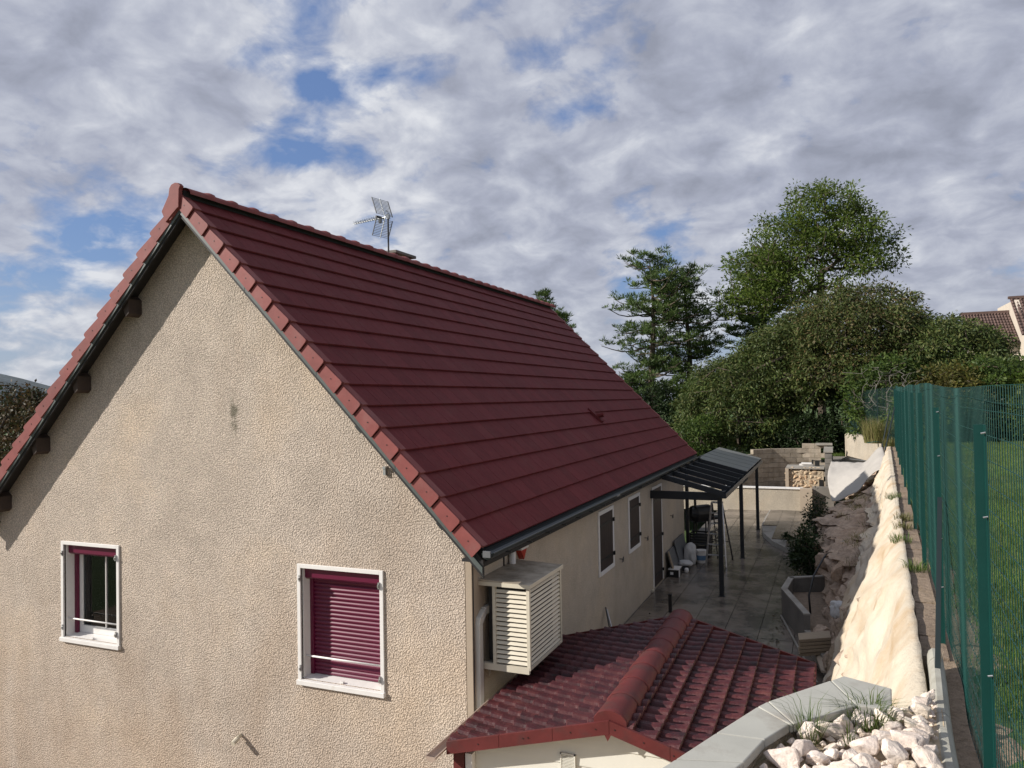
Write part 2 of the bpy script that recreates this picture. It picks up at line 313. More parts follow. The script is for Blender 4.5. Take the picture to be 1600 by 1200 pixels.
# ------------------------------------------------------------------ builders
OFF = {}
class MB:
    def __init__(s): s.v = []; s.f = []; s.sm = False
    def quad(s, *p):
        n = len(s.v); s.v += [tuple(x) for x in p]; s.f.append(tuple(range(n, n + len(p)))); return s
    def box(s, x0, x1, y0, y1, z0, z1):
        n = len(s.v)
        s.v += [(x0, y0, z0), (x1, y0, z0), (x1, y1, z0), (x0, y1, z0), (x0, y0, z1), (x1, y0, z1), (x1, y1, z1), (x0, y1, z1)]
        s.f += [(n, n + 3, n + 2, n + 1), (n + 4, n + 5, n + 6, n + 7), (n, n + 1, n + 5, n + 4), (n + 1, n + 2, n + 6, n + 5), (n + 2, n + 3, n + 7, n + 6), (n + 3, n, n + 4, n + 7)]
        return s
    def hexa(s, b, t):
        n = len(s.v); s.v += [tuple(x) for x in b] + [tuple(x) for x in t]
        s.f += [(n + 3, n + 2, n + 1, n), (n + 4, n + 5, n + 6, n + 7), (n, n + 1, n + 5, n + 4), (n + 1, n + 2, n + 6, n + 5), (n + 2, n + 3, n + 7, n + 6), (n + 3, n, n + 4, n + 7)]
        return s
    def prism(s, poly, d):
        # poly: list of 3D points; extruded by vector d
        n = len(s.v); k = len(poly); d = Vector(d)
        s.v += [tuple(p) for p in poly] + [tuple(Vector(p) + d) for p in poly]
        s.f += [tuple(range(n, n + k)), tuple(range(n + 2 * k - 1, n + k - 1, -1))]
        for i in range(k):
            j = (i + 1) % k; s.f.append((n + i, n + k + i, n + k + j, n + j))
        return s
    def bar(s, a, b, w, h=None, upv=(0, 0, 1)):
        a = Vector(a); b = Vector(b); d = (b - a).normalized(); h = h or w
        sd_ = d.cross(Vector(upv))
        if sd_.length < 1e-4: sd_ = d.cross(Vector((1, 0, 0)))
        sd_.normalize(); u = sd_.cross(d); sd_ *= w / 2; u *= h / 2
        return s.hexa([a - sd_ - u, a + sd_ - u, a + sd_ + u, a - sd_ + u], [b - sd_ - u, b + sd_ - u, b + sd_ + u, b - sd_ + u])
    def tube(s, pts, r, seg=8, cap=True):
        pts = [Vector(p) for p in pts]; rs = r if isinstance(r, (list, tuple)) else [r] * len(pts)
        n0 = len(s.v); prev = None
        for i, p in enumerate(pts):
            d = (pts[min(i + 1, len(pts) - 1)] - pts[max(i - 1, 0)]).normalized()
            if prev is None:
                prev = d.orthogonal().normalized()
            prev = (prev - d * prev.dot(d)).normalized(); q = d.cross(prev)
            for k in range(seg):
                a = 2 * math.pi * k / seg; s.v.append(tuple(p + (prev * math.cos(a) + q * math.sin(a)) * rs[i]))
        for i in range(len(pts) - 1):
            for k in range(seg):
                a = n0 + i * seg + k; b = n0 + i * seg + (k + 1) % seg
                s.f.append((a, b, b + seg, a + seg))
        if cap:
            s.f.append(tuple(n0 + k for k in range(seg - 1, -1, -1)))
            e = n0 + (len(pts) - 1) * seg; s.f.append(tuple(e + k for k in range(seg)))
        return s
    def grid(s, P):
        n0 = len(s.v); R_ = len(P); C_ = len(P[0])
        for row in P: s.v += [tuple(x) for x in row]
        for i in range(R_ - 1):
            for j in range(C_ - 1):
                a = n0 + i * C_ + j; s.f.append((a, a + 1, a + C_ + 1, a + C_))
        return s
    def mesh(s, name, mt, off=Vector((0, 0, 0)), smooth=False, bevel=0):
        me = bpy.data.meshes.new(name)
        me.from_pydata([(x - off.x, y - off.y, z - off.z) for x, y, z in s.v], [], s.f)
        me.materials.append(mt); me.validate()
        if smooth: me.shade_smooth()
        return me
    def build(s, name, mt, parent=None, smooth=False, origin=None, label=None, kind=None, group=None, category=None, bevel=0):
        po = OFF.get(parent.name, Vector((0, 0, 0))) if parent else Vector((0, 0, 0))
        mt = MAT[mt] if isinstance(mt, str) else mt
        if parent is None and origin is None: origin = Vector((0, 0, 0)) if kind == 'structure' else Vector((sum(v[0] for v in s.v) / len(s.v), sum(v[1] for v in s.v) / len(s.v), min(v[2] for v in s.v)))
        wo_ = Vector(origin) if origin is not None else po
        o = bpy.data.objects.new(name, s.mesh(name, mt, wo_, smooth)); col.objects.link(o)
        o.location = wo_ - po if parent else wo_
        o.parent = parent; OFF[o.name] = wo_
        if bevel:
            md = o.modifiers.new('bevel', 'BEVEL'); md.width = bevel; md.segments = 2; md.limit_method = 'ANGLE'
        for k, v in (('label', label), ('kind', kind), ('group', group), ('category', category)):
            if v: o[k] = v
        return o
def thing(name, loc, label, category, group=None):
    o = bpy.data.objects.new(name, None); col.objects.link(o); o.location = loc; o.empty_display_size = 0.2
    OFF[o.name] = Vector(loc); o['label'] = label; o['category'] = category
    if group: o['group'] = group
    return o
def inst(name, me, parent, wloc, rot=None, scale=None, label=None, kind=None):
    """an object that shares mesh data, placed at a world location under its parent"""
    o = bpy.data.objects.new(name, me); col.objects.link(o); o.parent = parent
    po = OFF.get(parent.name, Vector((0, 0, 0))) if parent else Vector((0, 0, 0))
    o.location = Vector(wloc) - po; OFF[o.name] = Vector(wloc)
    if rot is not None: o.rotation_euler = rot
    if scale is not None: o.scale = scale
    if label: o['label'] = label
    if kind: o['kind'] = kind
    return o
def fmesh(name, V, F4, mt, tri=False):
    me = bpy.data.meshes.new(name); V = np.asarray(V, np.float32); F4 = np.asarray(F4, np.int32)
    k = F4.shape[1]
    me.vertices.add(len(V)); me.vertices.foreach_set('co', V.ravel())
    me.loops.add(F4.size); me.loops.foreach_set('vertex_index', F4.ravel())
    me.polygons.add(len(F4)); me.polygons.foreach_set('loop_start', np.arange(0, F4.size, k, dtype=np.int32))
    me.update(calc_edges=True); me.materials.append(mt)
    return me

# ================================================================== SETTING
def fbm(x, y, z=0.0, o=4):
    return noise.fractal(Vector((x, y, z)), 1.0, 2.0, o)
def ss(a, b, x):
    t = max(0.0, min(1.0, (x - a) / (b - a))); return t * t * (3 - 2 * t)
def fence_x(y):                      # line of the fence and of the wall below it
    return 8.355 + 0.0563 * y
def bank_top_z(y): return 2.33

# ground sheet reaching the horizon: falls away on the left side of the house
xs = [-9000, -6000, -4000, -2500, -1500, -900, -500, -300, -180, -110, -70, -45, -25, -12, -4, 4, 12, 25, 45, 80, 150, 300, 700, 1500, 3000, 6000, 9000]
ys = [-3000, -1000, -300, -100, -40, -15, 0, 15, 40, 70, 110, 160, 240, 400, 700, 1200, 2200, 4000, 7000, 10000]
b = MB()
def gz(x, y):
    d = math.hypot(x, y); z = -2.7
    z -= 45 * ss(60, 900, max(0, -x) + max(0, y - 80) * 0.3)
    z += 12 * ss(60, 700, x)
    return z
b.grid([[(x, y, gz(x, y)) for x in xs] for y in ys]); b.build('ground', 'turf', kind='structure')
# far wooded hills
b = MB(); rows = []
for j, (f_, hh) in enumerate([(0, -60), (0.25, 0.35), (0.55, 0.75), (1.0, 1.0), (1.6, 0.5)]):
    row = []
    for i in range(60):
        t_ = i / 59; ang = math.radians(205 - 85 * t_)          # sweep over the left far side
        dist = 4600 + 1200 * f_
        hgt = (200 + 85 * math.sin((t_ * 13.0) + 0.9) + 90 * fbm(t_ * 18, 3.3)) * ss(1.0, 0.85, t_) - 60 * (1 - ss(1.0, 0.85, t_)) if j else 0
        row.append((math.cos(ang) * dist, math.sin(ang) * dist + 0, -60 + (hgt + 60) * (hh if j else 0)))
    rows.append(row)
b.grid(rows); b.build('hills', 'hill', smooth=True, kind='structure')

# terrace: base sheet with paving slabs
b = MB(); b.box(3.6, 8.6, 1.6, 22.0, -0.4, -0.045); terr = b.build('terrace', 'joint', kind='structure', origin=(0, 0, 0))
px_, py_ = 0.585, 0.65
sl = MB(); g_ = 0.005
sl.box(g_, px_ - g_, g_, py_ - g_, -0.038, 0.0)
slab_me = sl.mesh('paving_slab', MAT['slab'])
for i in range(-4, 4):
    for j in range(-4, 23):
        x = 5.705 + i * px_; y = 7.14 + j * py_
        if x < 3.85 or x + px_ > 8.0: continue
        if x > 6.0 + 0.0 and y > 15.5: pass
        dz = random.uniform(-0.0015, 0.0015)
        inst('paving_slab', slab_me, terr, (x, y, dz), rot=(random.uniform(-.001, .001), random.uniform(-.001, .001), 0))

# low ground around the shed and in front of the gable
b = MB(); b.grid([[(x, y, -1.05 + 0.04 * fbm(x, y)) for x in np.linspace(3.9, 8.6, 12)] for y in np.linspace(-9, 1.62, 20)]); b.build('shed_yard', 'gravel', kind='structure')
b = MB(); b.grid([[(x, y, -2.3 + 0.04 * fbm(x, y)) for x in np.linspace(-14, 3.95, 24)] for y in np.linspace(-12, 0.6, 16)]); b.build('front_yard', 'gravel', kind='structure')

# lawn beyond the fence
b = MB(); rows = []
for y in list(np.linspace(-30, -6, 9)) + list(np.linspace(-5, 12, 52)) + list(np.linspace(13, 90, 34)):
    row = []
    for k in [0, .15, .3, .5, .8, 1.2, 1.7, 2.4, 3.2, 4.4, 6, 8, 11, 15, 21, 30, 45, 70]:
        x = fence_x(y) - (0.13 if y < -1.2 else .03) + k
        row.append((x, y, 2.30 + 0.03 * fbm(x * 1.3, y * 1.3) * min(1, k * 2) + 0.012 * k + 0.004 * max(0, y)))
    rows.append(row)
b.grid(rows); b.build('lawn', 'turf', kind='structure', smooth=True)
# garden slope behind the terrace
b = MB(); rows = []
for y in list(np.linspace(28.3, 60, 40)) + [75, 100]:
    row = []
    for x in np.linspace(-40, 9.8, 60):
        row.append((x, y, 1.35 + 0.045 * (y - 28) + 0.10 * fbm(x * .4, y * .4) - 1.6 * ss(0, -22, x)))
    rows.append(row)
b.grid(rows); b.build('back_garden', 'turf', kind='structure', smooth=True)
b = MB(); b.grid([[(x, y, 0.30 + 0.05 * fbm(x * 2, y * 2)) for x in np.linspace(1.5, 7.6, 22)] for y in np.linspace(21.8, 28.6, 24)])
b.build('back_bed', 'gravel', kind='structure')

b = MB(); rows = []
for y in np.linspace(-9, 5, 160):
    x0 = fence_x(y) - (.124 if y < -1.2 else .02); wd_ = .34 + .10 * fbm(y * 1.5, 3) + .06 * fbm(y * 6, 5) - .30 * ss(1.5, 5, y)
    rows.append([(x0 + wd_ * k, y, 2.318 + 0.03 * fbm((x0 + wd_ * k) * 1.3, y * 1.3) * min(1, k) + .02 * fbm(y * 3, k * 3) * (1 - k) - .03 * k ** 3) for k in np.linspace(0, 1, 10)])
b.grid(rows); b.build('worn_soil', 'gravel', kind='structure', smooth=True)
# upper ground near the camera: under the white rocks
def cop_edge(y):    # right-hand edge of the coping as x(y)
    P = [(-12, 6.0), (-3.72, 7.10), (-3.40, 7.20), (-3.10, 7.34), (-2.80, 7.56), (-2.70, 7.80), (-2.2, 8.05), (-1.4, 8.2)]
    for (a, xa), (c_, xc) in zip(P, P[1:]):
        if a <= y <= c_: return xa + (xc - xa) * (y - a) / (c_ - a)
    return P[0][1] if y < P[0][0] else P[-1][1]
b = MB(); rows = []
for y in np.linspace(-12, -1.45, 60):
    x0 = cop_edge(y) - 0.02; x1 = fence_x(y) - 0.12 - .035 * ss(-1.4, -3.0, y)
    if x1 < x0 + 0.03: x1 = x0 + 0.03
    rows.append([(x0 + (x1 - x0) * k, y, 2.415 + 0.05 * k + 0.02 * fbm(x0 * 4 + k * 3, y * 4)) for k in np.linspace(0, 1, 12)])
b.grid(rows); b.build('upper_bank', 'bed', kind='structure')

# ------------------------------------------------------------------ rock cutting
def foot_x(y):
    P = [(-2.6, 7.30), (1.5, 7.32), (3, 7.36), (4.5, 7.40), (6.5, 7.42), (9, 7.22), (12, 7.00), (15, 6.98), (18, 7.15), (20.5, 7.5), (23, 7.7)]
    for (a, xa), (c_, xc) in zip(P, P[1:]):
        if a <= y <= c_: return xa + (xc - xa) * (y - a) / (c_ - a)
    return P[0][1] if y < P[0][0] else P[-1][1]
def top_x(y): return fence_x(y) - 0.25
def bank_pt(y, v, rough=1.0):
    """a point of the cut bank: v = 0 at the foot, 1 at the top"""
    xf, xt = foot_x(y), top_x(y)
    z0 = -0.06 if y > 2 else -0.06 + (-1.0) * ss(2, 0.5, y)
    prof = v ** 0.85
    k = ss(5, 9, y)
    x = xf + (xt - xf) * v
    z = z0 + (2.31 - z0) * (prof * (1 - k) + k * (0.42 * ss(0.0, 0.30, v) + 0.28 * v + 0.30 * ss(.80, 1.0, v)))
    z -= (z + .06) * .50 * ss(14, 18, y) * max(0, 1 - v * 1.05) 
    e = math.sin(math.pi * min(1, v * 1.02)) ** 0.6 * rough
    n1 = fbm(y * 0.55, z * 0.9, 1.7, 4); n2 = fbm(y * 1.7, z * 3.2, 5.1, 5); n3 = fbm(y * 5.0, z * 8.0, 9.1, 4)
    led = (z * 4.2 + 0.8 * n1 + 0.25 * y) % 1.0
    x += e * (-0.34 * n1 * (0.4 + 0.6 * k) - 0.24 * n2 + 0.06 * n3 + 0.18 * (led - 0.5) * k)
    z += e * (0.10 * n2 + 0.05 * n3 + 0.05 * n1)
    return (x, y + 0.10 * e * n2, z)
b = MB(); rows = []
for y in np.linspace(-2.4, 22.5, 420):
    rows.append([bank_pt(y, v) for v in np.linspace(0, 1, 62)])
b.grid(rows); b.build('rock_face', 'rockface', kind='structure')

# ================================================================== HOUSE
AL = 0.795; CA, SA, TA = math.cos(AL), math.sin(AL), math.tan(AL)
G = 0.35; NK = 17; RZ = 6.87; HL = 13.637; XW = 3.905; YG = 0.27; YB = 13.02
house = thing('house', (0, 6.8, 0), 'cream roughcast house with a steep burgundy tiled roof', 'house')
def rz(x): return RZ - abs(x) * TA
# gable wall with two real window openings
WIN = [(-2.525, -1.475, 0.925, 2.225), (1.617, 2.735, 0.855, 2.185)]      # clear openings
gx = sorted({-4.06, 0.0, XW - 0.085} | {w_[0] for w_ in WIN} | {w_[1] for w_ in WIN})
b = MB()
def soff(x): return rz(x) - 0.13
for x0, x1 in zip(gx, gx[1:]):
    xm = (x0 + x1) / 2; wn = [w_ for w_ in WIN if w_[0] <= xm <= w_[1]]
    if wn:
        z0, z1 = wn[0][2], wn[0][3]
        b.prism([(x0, YG, -2.6), (x1, YG, -2.6), (x1, YG, z0), (x0, YG, z0)], (0, 0.3, 0))
        b.prism([(x0, YG, z1), (x1, YG, z1), (x1, YG, soff(x1)), (x0, YG, soff(x0))], (0, 0.3, 0))
    else:
        b.prism([(x0, YG, -2.6), (x1, YG, -2.6), (x1, YG, soff(x1)), (x0, YG, soff(x0))], (0, 0.3, 0))
b.build('gable_wall', 'stucco', house)
b = MB(); b.box(XW - 0.075, XW, YG - 0.004, YG + 0.3, -2.6, soff(XW) - 0.0); b.build('corner_trim', 'smooth_render', house)
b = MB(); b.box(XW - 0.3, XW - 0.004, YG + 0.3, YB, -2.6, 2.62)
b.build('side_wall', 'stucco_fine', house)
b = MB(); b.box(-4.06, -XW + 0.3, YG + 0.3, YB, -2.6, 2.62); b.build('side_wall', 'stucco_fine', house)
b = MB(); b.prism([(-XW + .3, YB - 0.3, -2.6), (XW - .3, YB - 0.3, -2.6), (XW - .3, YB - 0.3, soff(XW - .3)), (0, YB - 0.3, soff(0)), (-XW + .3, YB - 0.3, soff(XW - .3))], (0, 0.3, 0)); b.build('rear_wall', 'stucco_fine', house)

# roof: deck, then tiles piece by piece
b = MB()
for sgn in (1, -1):
    e = NK * G * CA - 0.03
    b.hexa([(0, 0.05, RZ - 0.12), (sgn * e, 0.05, rz(e) - 0.12), (sgn * e, HL - .03, rz(e) - 0.12), (0, HL - .03, RZ - 0.12)][::sgn],
           [(0, 0.05, RZ - 0.03), (sgn * e, 0.05, rz(e) - 0.03), (sgn * e, HL - .03, rz(e) - 0.03), (0, HL - .03, RZ - 0.03)][::sgn])
roof = b.build('roof', 'black_board', house)
TW = 0.30; y0t = 0.10
def tile_mb(wd, n=1, gap=0.0022):
    """one flat tile: lies down the slope from 0 to G (plus lap), lower edge proud; local x = down slope, y = along the ridge"""
    m_ = MB()
    for i in range(n):
        a = i * TW + gap; c_ = (i + 1) * TW - gap if n > 1 else wd - gap
        m_.hexa([(-0.05, a, -0.036), (G, a, -0.008), (G, c_, -0.008), (-0.05, c_, -0.036)],
                [(-0.05, a, -0.020), (G - 0.004, a, 0.014), (G - 0.004, c_, 0.014), (-0.05, c_, -0.020)])
    return m_
ntile = int((HL - 0.2) / TW)
tile_me = tile_mb(TW).mesh('roof_tile', MAT['tile'])
cnt = 0; rest = MB()
wt = (HL - 0.2) / ntile
near = sorted([(k, i) for k in range(NK) for i in range(ntile)], key=lambda q: (q[1] * TW + 3.0) ** 2 + ((NK - q[0]) * 0.16) ** 2)
nearset = set(near[:232])
for k in range(NK):
    for i in range(ntile):
        y = y0t + i * wt
        s0_ = k * G; x = s0_ * CA; z = RZ - s0_ * SA
        if (k, i) in nearset:
            inst('roof_tile', tile_me, roof, (x + SA * 0.0, y, z), rot=(0, AL + random.uniform(-.0025, .0025), random.uniform(-.0015, .0015)), scale=(1, wt / TW, 1))
        else:
            j = random.uniform(-.0008, .0008)
            def P(a, c_, h): return (x + a * CA + h * SA, y + c_, z - a * SA + h * CA)
            g2 = 0.0022
            rest.hexa([P(-.05, g2, -.036), P(G, g2, -.008 + j), P(G, wt - g2, -.008 + j), P(-.05, wt - g2, -.036)],
                      [P(-.05, g2, -.02), P(G - .004, g2, .014 + j), P(G - .004, wt - g2, .014 + j), P(-.05, wt - g2, -.02)])
rest.build('far_roof_tiles', 'tile_far', roof, kind='stuff')
# left slope (only its outer skin can be seen from other places)
b = MB()
for k in range(NK):
    x0_ = -k * G * CA; x1_ = -(k + 1) * G * CA
    b.hexa([(x1_, y0t, rz(x1_) - .003), (x0_, y0t, rz(x0_) - .036), (x0_, HL - .1, rz(x0_) - .036), (x1_, HL - .1, rz(x1_) - .003)],
           [(x1_, y0t, rz(x1_) + .016), (x0_, y0t, rz(x0_) - .018), (x0_, HL - .1, rz(x0_) - .018), (x1_, HL - .1, rz(x1_) + .016)])
b.build('left_slope_tiles', 'tile_far', roof, kind='stuff')
# verge tiles: a flap over the gable edge and a top plate
def verge_mesh(sg):
    m_ = MB(); hgt = 0.200      # vertical drop of the flap
    import bmesh
    def P(a, yy, h): return (sg * (a * CA + h * SA), yy, -a * SA + h * CA)
    # flap polygon in the slope frame (a down slope, h normal); upper right corner rounded, lower end stands proud
    poly = [(0.004, -0.010), (G - 0.045, 0.022), (G - 0.020, 0.018), (G - 0.009, -0.002), (G - 0.007, -0.146), (0.004, -0.150)]
    n0 = [P(a, -0.010 - 0.024 * max(0, a) / G, h) for a, h in poly]; n1 = [P(a, 0.006 - 0.016 * max(0, a) / G, h) for a, h in poly]
    if sg < 0: n0.reverse(); n1.reverse()
    k_ = len(n0); m_.v += n0 + n1; m_.f += [tuple(range(k_)), tuple(range(2 * k_ - 1, k_ - 1, -1))] + [(i, k_ + i, k_ + (i + 1) % k_, (i + 1) % k_) for i in range(k_)]
    m_.hexa([P(-0.02, 0.004, -0.02), P(G - .003, 0.004, 0.0), P(G - .003, 0.115, 0.0), P(-0.02, 0.115, -0.02)],
            [P(-0.02, 0.004, -0.004), P(G - .008, 0.004, 0.021), P(G - .008, 0.115, 0.021), P(-0.02, 0.115, -0.004)])
    return m_.mesh('verge_tile', MAT['verge'])
VM = {1: verge_mesh(1), -1: verge_mesh(-1)}
scr = MB(); scr.tube([(0, 0, 0), (0, -0.006, 0)], 0.007, 8)
scr_me = scr.mesh('screw', MAT['screw'])
for sg in (1, -1):
    for k in range(NK):
        a = k * G; x = sg * a * CA; z = RZ - a * SA
        v_ = inst('verge_tile', VM[sg], roof, (x, 0, z), rot=(random.uniform(-.004, .004), 0, 0))
    for k in range(NK):
        a = k * G; v_ = inst('far_verge_tile', VM[sg], roof, (sg * a * CA, HL - 0.0, RZ - a * SA), scale=(1, -1, 1))
scm = MB()
for sg in (1, -1):
    for k in range(NK):
        a = (k + .55) * G; x = sg * (a * CA - 0.06 * SA); z = RZ - a * SA - 0.06 * CA
        scm.tube([(x, -0.018, z), (x, -0.028, z)], 0.0075, 6)
scm.build('verge_screws', 'screw', roof, kind='stuff')
# ridge: caps with a raised collar, and the closed end at the gable
def ridge_me():
    m_ = MB(); S = 0.415
    prof = []
    for j in range(9):
        a = math.radians(-8 + 196 * j / 8)
        prof.append((math.cos(a) * 0.125, math.sin(a) * 0.085 - 0.03))
    rows = []
    for yy, sc in [(0, 1.0), (S - 0.10, 1.03), (S - 0.085, 1.18), (S - 0.045, 1.36), (S - 0.008, 1.36), (S, 1.05)]:
        rows.append([(px * sc, yy, pz * sc + 0.0) for px, pz in prof])
    m_.grid(rows)
    return m_.mesh('ridge_tile', MAT['verge'], smooth=True)
b = MB(); b.box(-.055, .055, 0.02, HL - .02, RZ - .06, RZ + .03); b.build('ridge_light_block', 'black_board', roof)  # added dark box, stops sunlight leaking under the ridge collars
RM = ridge_me()
for j in range(int(HL / 0.415) + 1):
    yy = 0.05 + j * 0.415
    if yy + 0.4 > HL + 0.1: break
    inst('ridge_tile', RM, roof, (0, yy, RZ + 0.022), rot=(random.uniform(-.004, .004), 0, 0))
b = MB()
pl = [(-0.20, RZ - 0.37), (-0.12, RZ - 0.30), (0.0, RZ - 0.205), (0.02, RZ - 0.20), (0.03, RZ + 0.03), (0.055, RZ + 0.075), (0.02, RZ + 0.11), (-0.04, RZ + 0.122), (-0.10, RZ + 0.105), (-0.135, RZ + 0.06), (-0.15, RZ - 0.03), (-0.27, RZ - 0.22)]
b.prism([(x, -0.044, z) for x, z in pl][::-1], (0, 0.06, 0)); b.build('apex_tile', 'verge', roof, bevel=0.006)
# barge boards, metal drip strip, soffits
for sg in (1, -1):
    e = NK * G * CA
    b = MB(); b.prism([(0, 0.012, RZ - 0.13), (sg * e, 0.012, rz(e) - 0.13), (sg * e, 0.012, rz(e) - 0.315), (0, 0.012, RZ - 0.315)][::sg], (0, 0.03, 0)); b.build('barge_board', 'black_board', roof)
    b = MB(); o_ = -0.006
    lo = 0.268 if sg > 0 else 0.262
    for q in range(4):          # lengths of metal strip with small joints
        xa, xb = e * q / 4 + 0.003, e * (q + 1) / 4 - 0.003
        b.prism([(sg * xa, o_, rz(xa) - 0.20), (sg * xb, o_, rz(xb) - 0.20), (sg * xb, o_, rz(xb) - lo), (sg * xa, o_, rz(xa) - lo)][::sg], (0, 0.022, 0))
    b.build('drip_strip', 'strip', roof)
    b = MB(); b.prism([(0, 0.042, RZ - 0.125), (sg * e, 0.042, rz(e) - 0.125), (sg * e, 0.042, rz(e) - 0.15), (0, 0.042, RZ - 0.15)][::sg], (0, YG - 0.03, 0)); b.build('soffit', 'black_board', roof)
    b = MB(); b.box(sg * XW if sg > 0 else -e + .02, e - .02 if sg > 0 else -XW, 0.04, HL - .05, 2.46, 2.49); b.build('eave_soffit', 'black_board', roof)
    b = MB(); b.box(min(sg * (e - .02), sg * e), max(sg * (e - .02), sg * e), 0.05, HL - .04, 2.42, 2.60); b.build('fascia', 'black_board', roof)
# purlin ends under the left rake (dark timber corbels)
for px in (-1.06, -2.04, -2.88, -3.72):
    zt = rz(px) - 0.13
    b = MB(); b.prism([(px - 0.075, YG, zt - 0.10), (px - 0.075, YG, zt + 0.04), (px + 0.075, YG, zt - 0.07), (px + 0.075, YG, zt - 0.26), (px + 0.02, YG, zt - 0.30)], (0, -0.21, 0)); b.build('purlin_end', 'wood_dark', house)
# gutter on the right eave
b = MB(); e = NK * G * CA
gp = [(math.cos(math.radians(a)) * 0.066, math.sin(math.radians(a)) * 0.066) for a in range(180, 361, 20)]
b.grid([[(e + 0.062 + px, yy, 2.575 + pz) for px, pz in gp] for yy in np.linspace(-0.01, HL, 12)])
b.grid([[(e + 0.062 + px * 0.93, yy, 2.577 + pz * 0.93) for px, pz in gp] for yy in np.linspace(-0.01, HL, 12)])
b.prism([(e + 0.062 + px, -0.012, 2.575 + pz) for px, pz in gp][::-1], (0, 0.012, 0))
b.tube([(e + 0.128, -0.01, 2.577), (e + 0.128, HL, 2.577)], 0.009, 6)
for yy in np.arange(0.45, HL, 0.62):
    b.box(e + 0.0, e + 0.135, yy, yy + 0.025, 2.50, 2.508)
b.build('gutter', 'gutter', house, smooth=False)
b = MB(); b.box(e + 0.02, e + 0.105, -0.035, -0.013, 2.535, 2.60); b.build('gutter_end_cap', 'greyboard', house)
for yy in (4.85,):
    b = MB(); b.box(e + 0.135, e + 0.155, yy, yy + 0.03, 2.56, 2.585); b.box(e + 0.135, e + 0.155, yy + .1, yy + 0.13, 2.56, 2.585); b.build('gutter_bracket', 'metal', house)
# tile with a vent pipe
vx = 3.014 ; vz = rz(vx)
b = MB(); b.bar((vx - 0.13, 8.0, vz + 0.15), (vx + 0.16, 8.0, vz - 0.12), 0.17, 0.05, upv=(SA, 0, CA)); b.build('vent_tile', 'tile', roof)
b = MB(); b.tube([(vx + 0.02, 8.0, vz + 0.0), (vx + 0.19, 8.0, vz + 0.03)], 0.05, 10); b.build('vent_hood', 'tile', roof)
# chimney just behind the ridge
b = MB(); b.box(-0.95, -0.50, 5.75, 6.55, 6.0, 6.93); chm = b.build('chimney', 'smooth_render', house)
for i, (xx, yy) in enumerate([(-0.9, 6.0), (-0.55, 6.0), (-0.9, 6.5), (-0.55, 6.5)]):
    b = MB(); b.box(xx - .05, xx + .05, yy - .05, yy + .05, 6.93, 7.175); b.build('cap_leg', 'wood_dark', chm)
b = MB(); b.box(-0.98, -0.45, 5.92, 6.72, 7.175, 7.235); b.build('cap_slab', 'darkconcrete', chm, bevel=0.01)

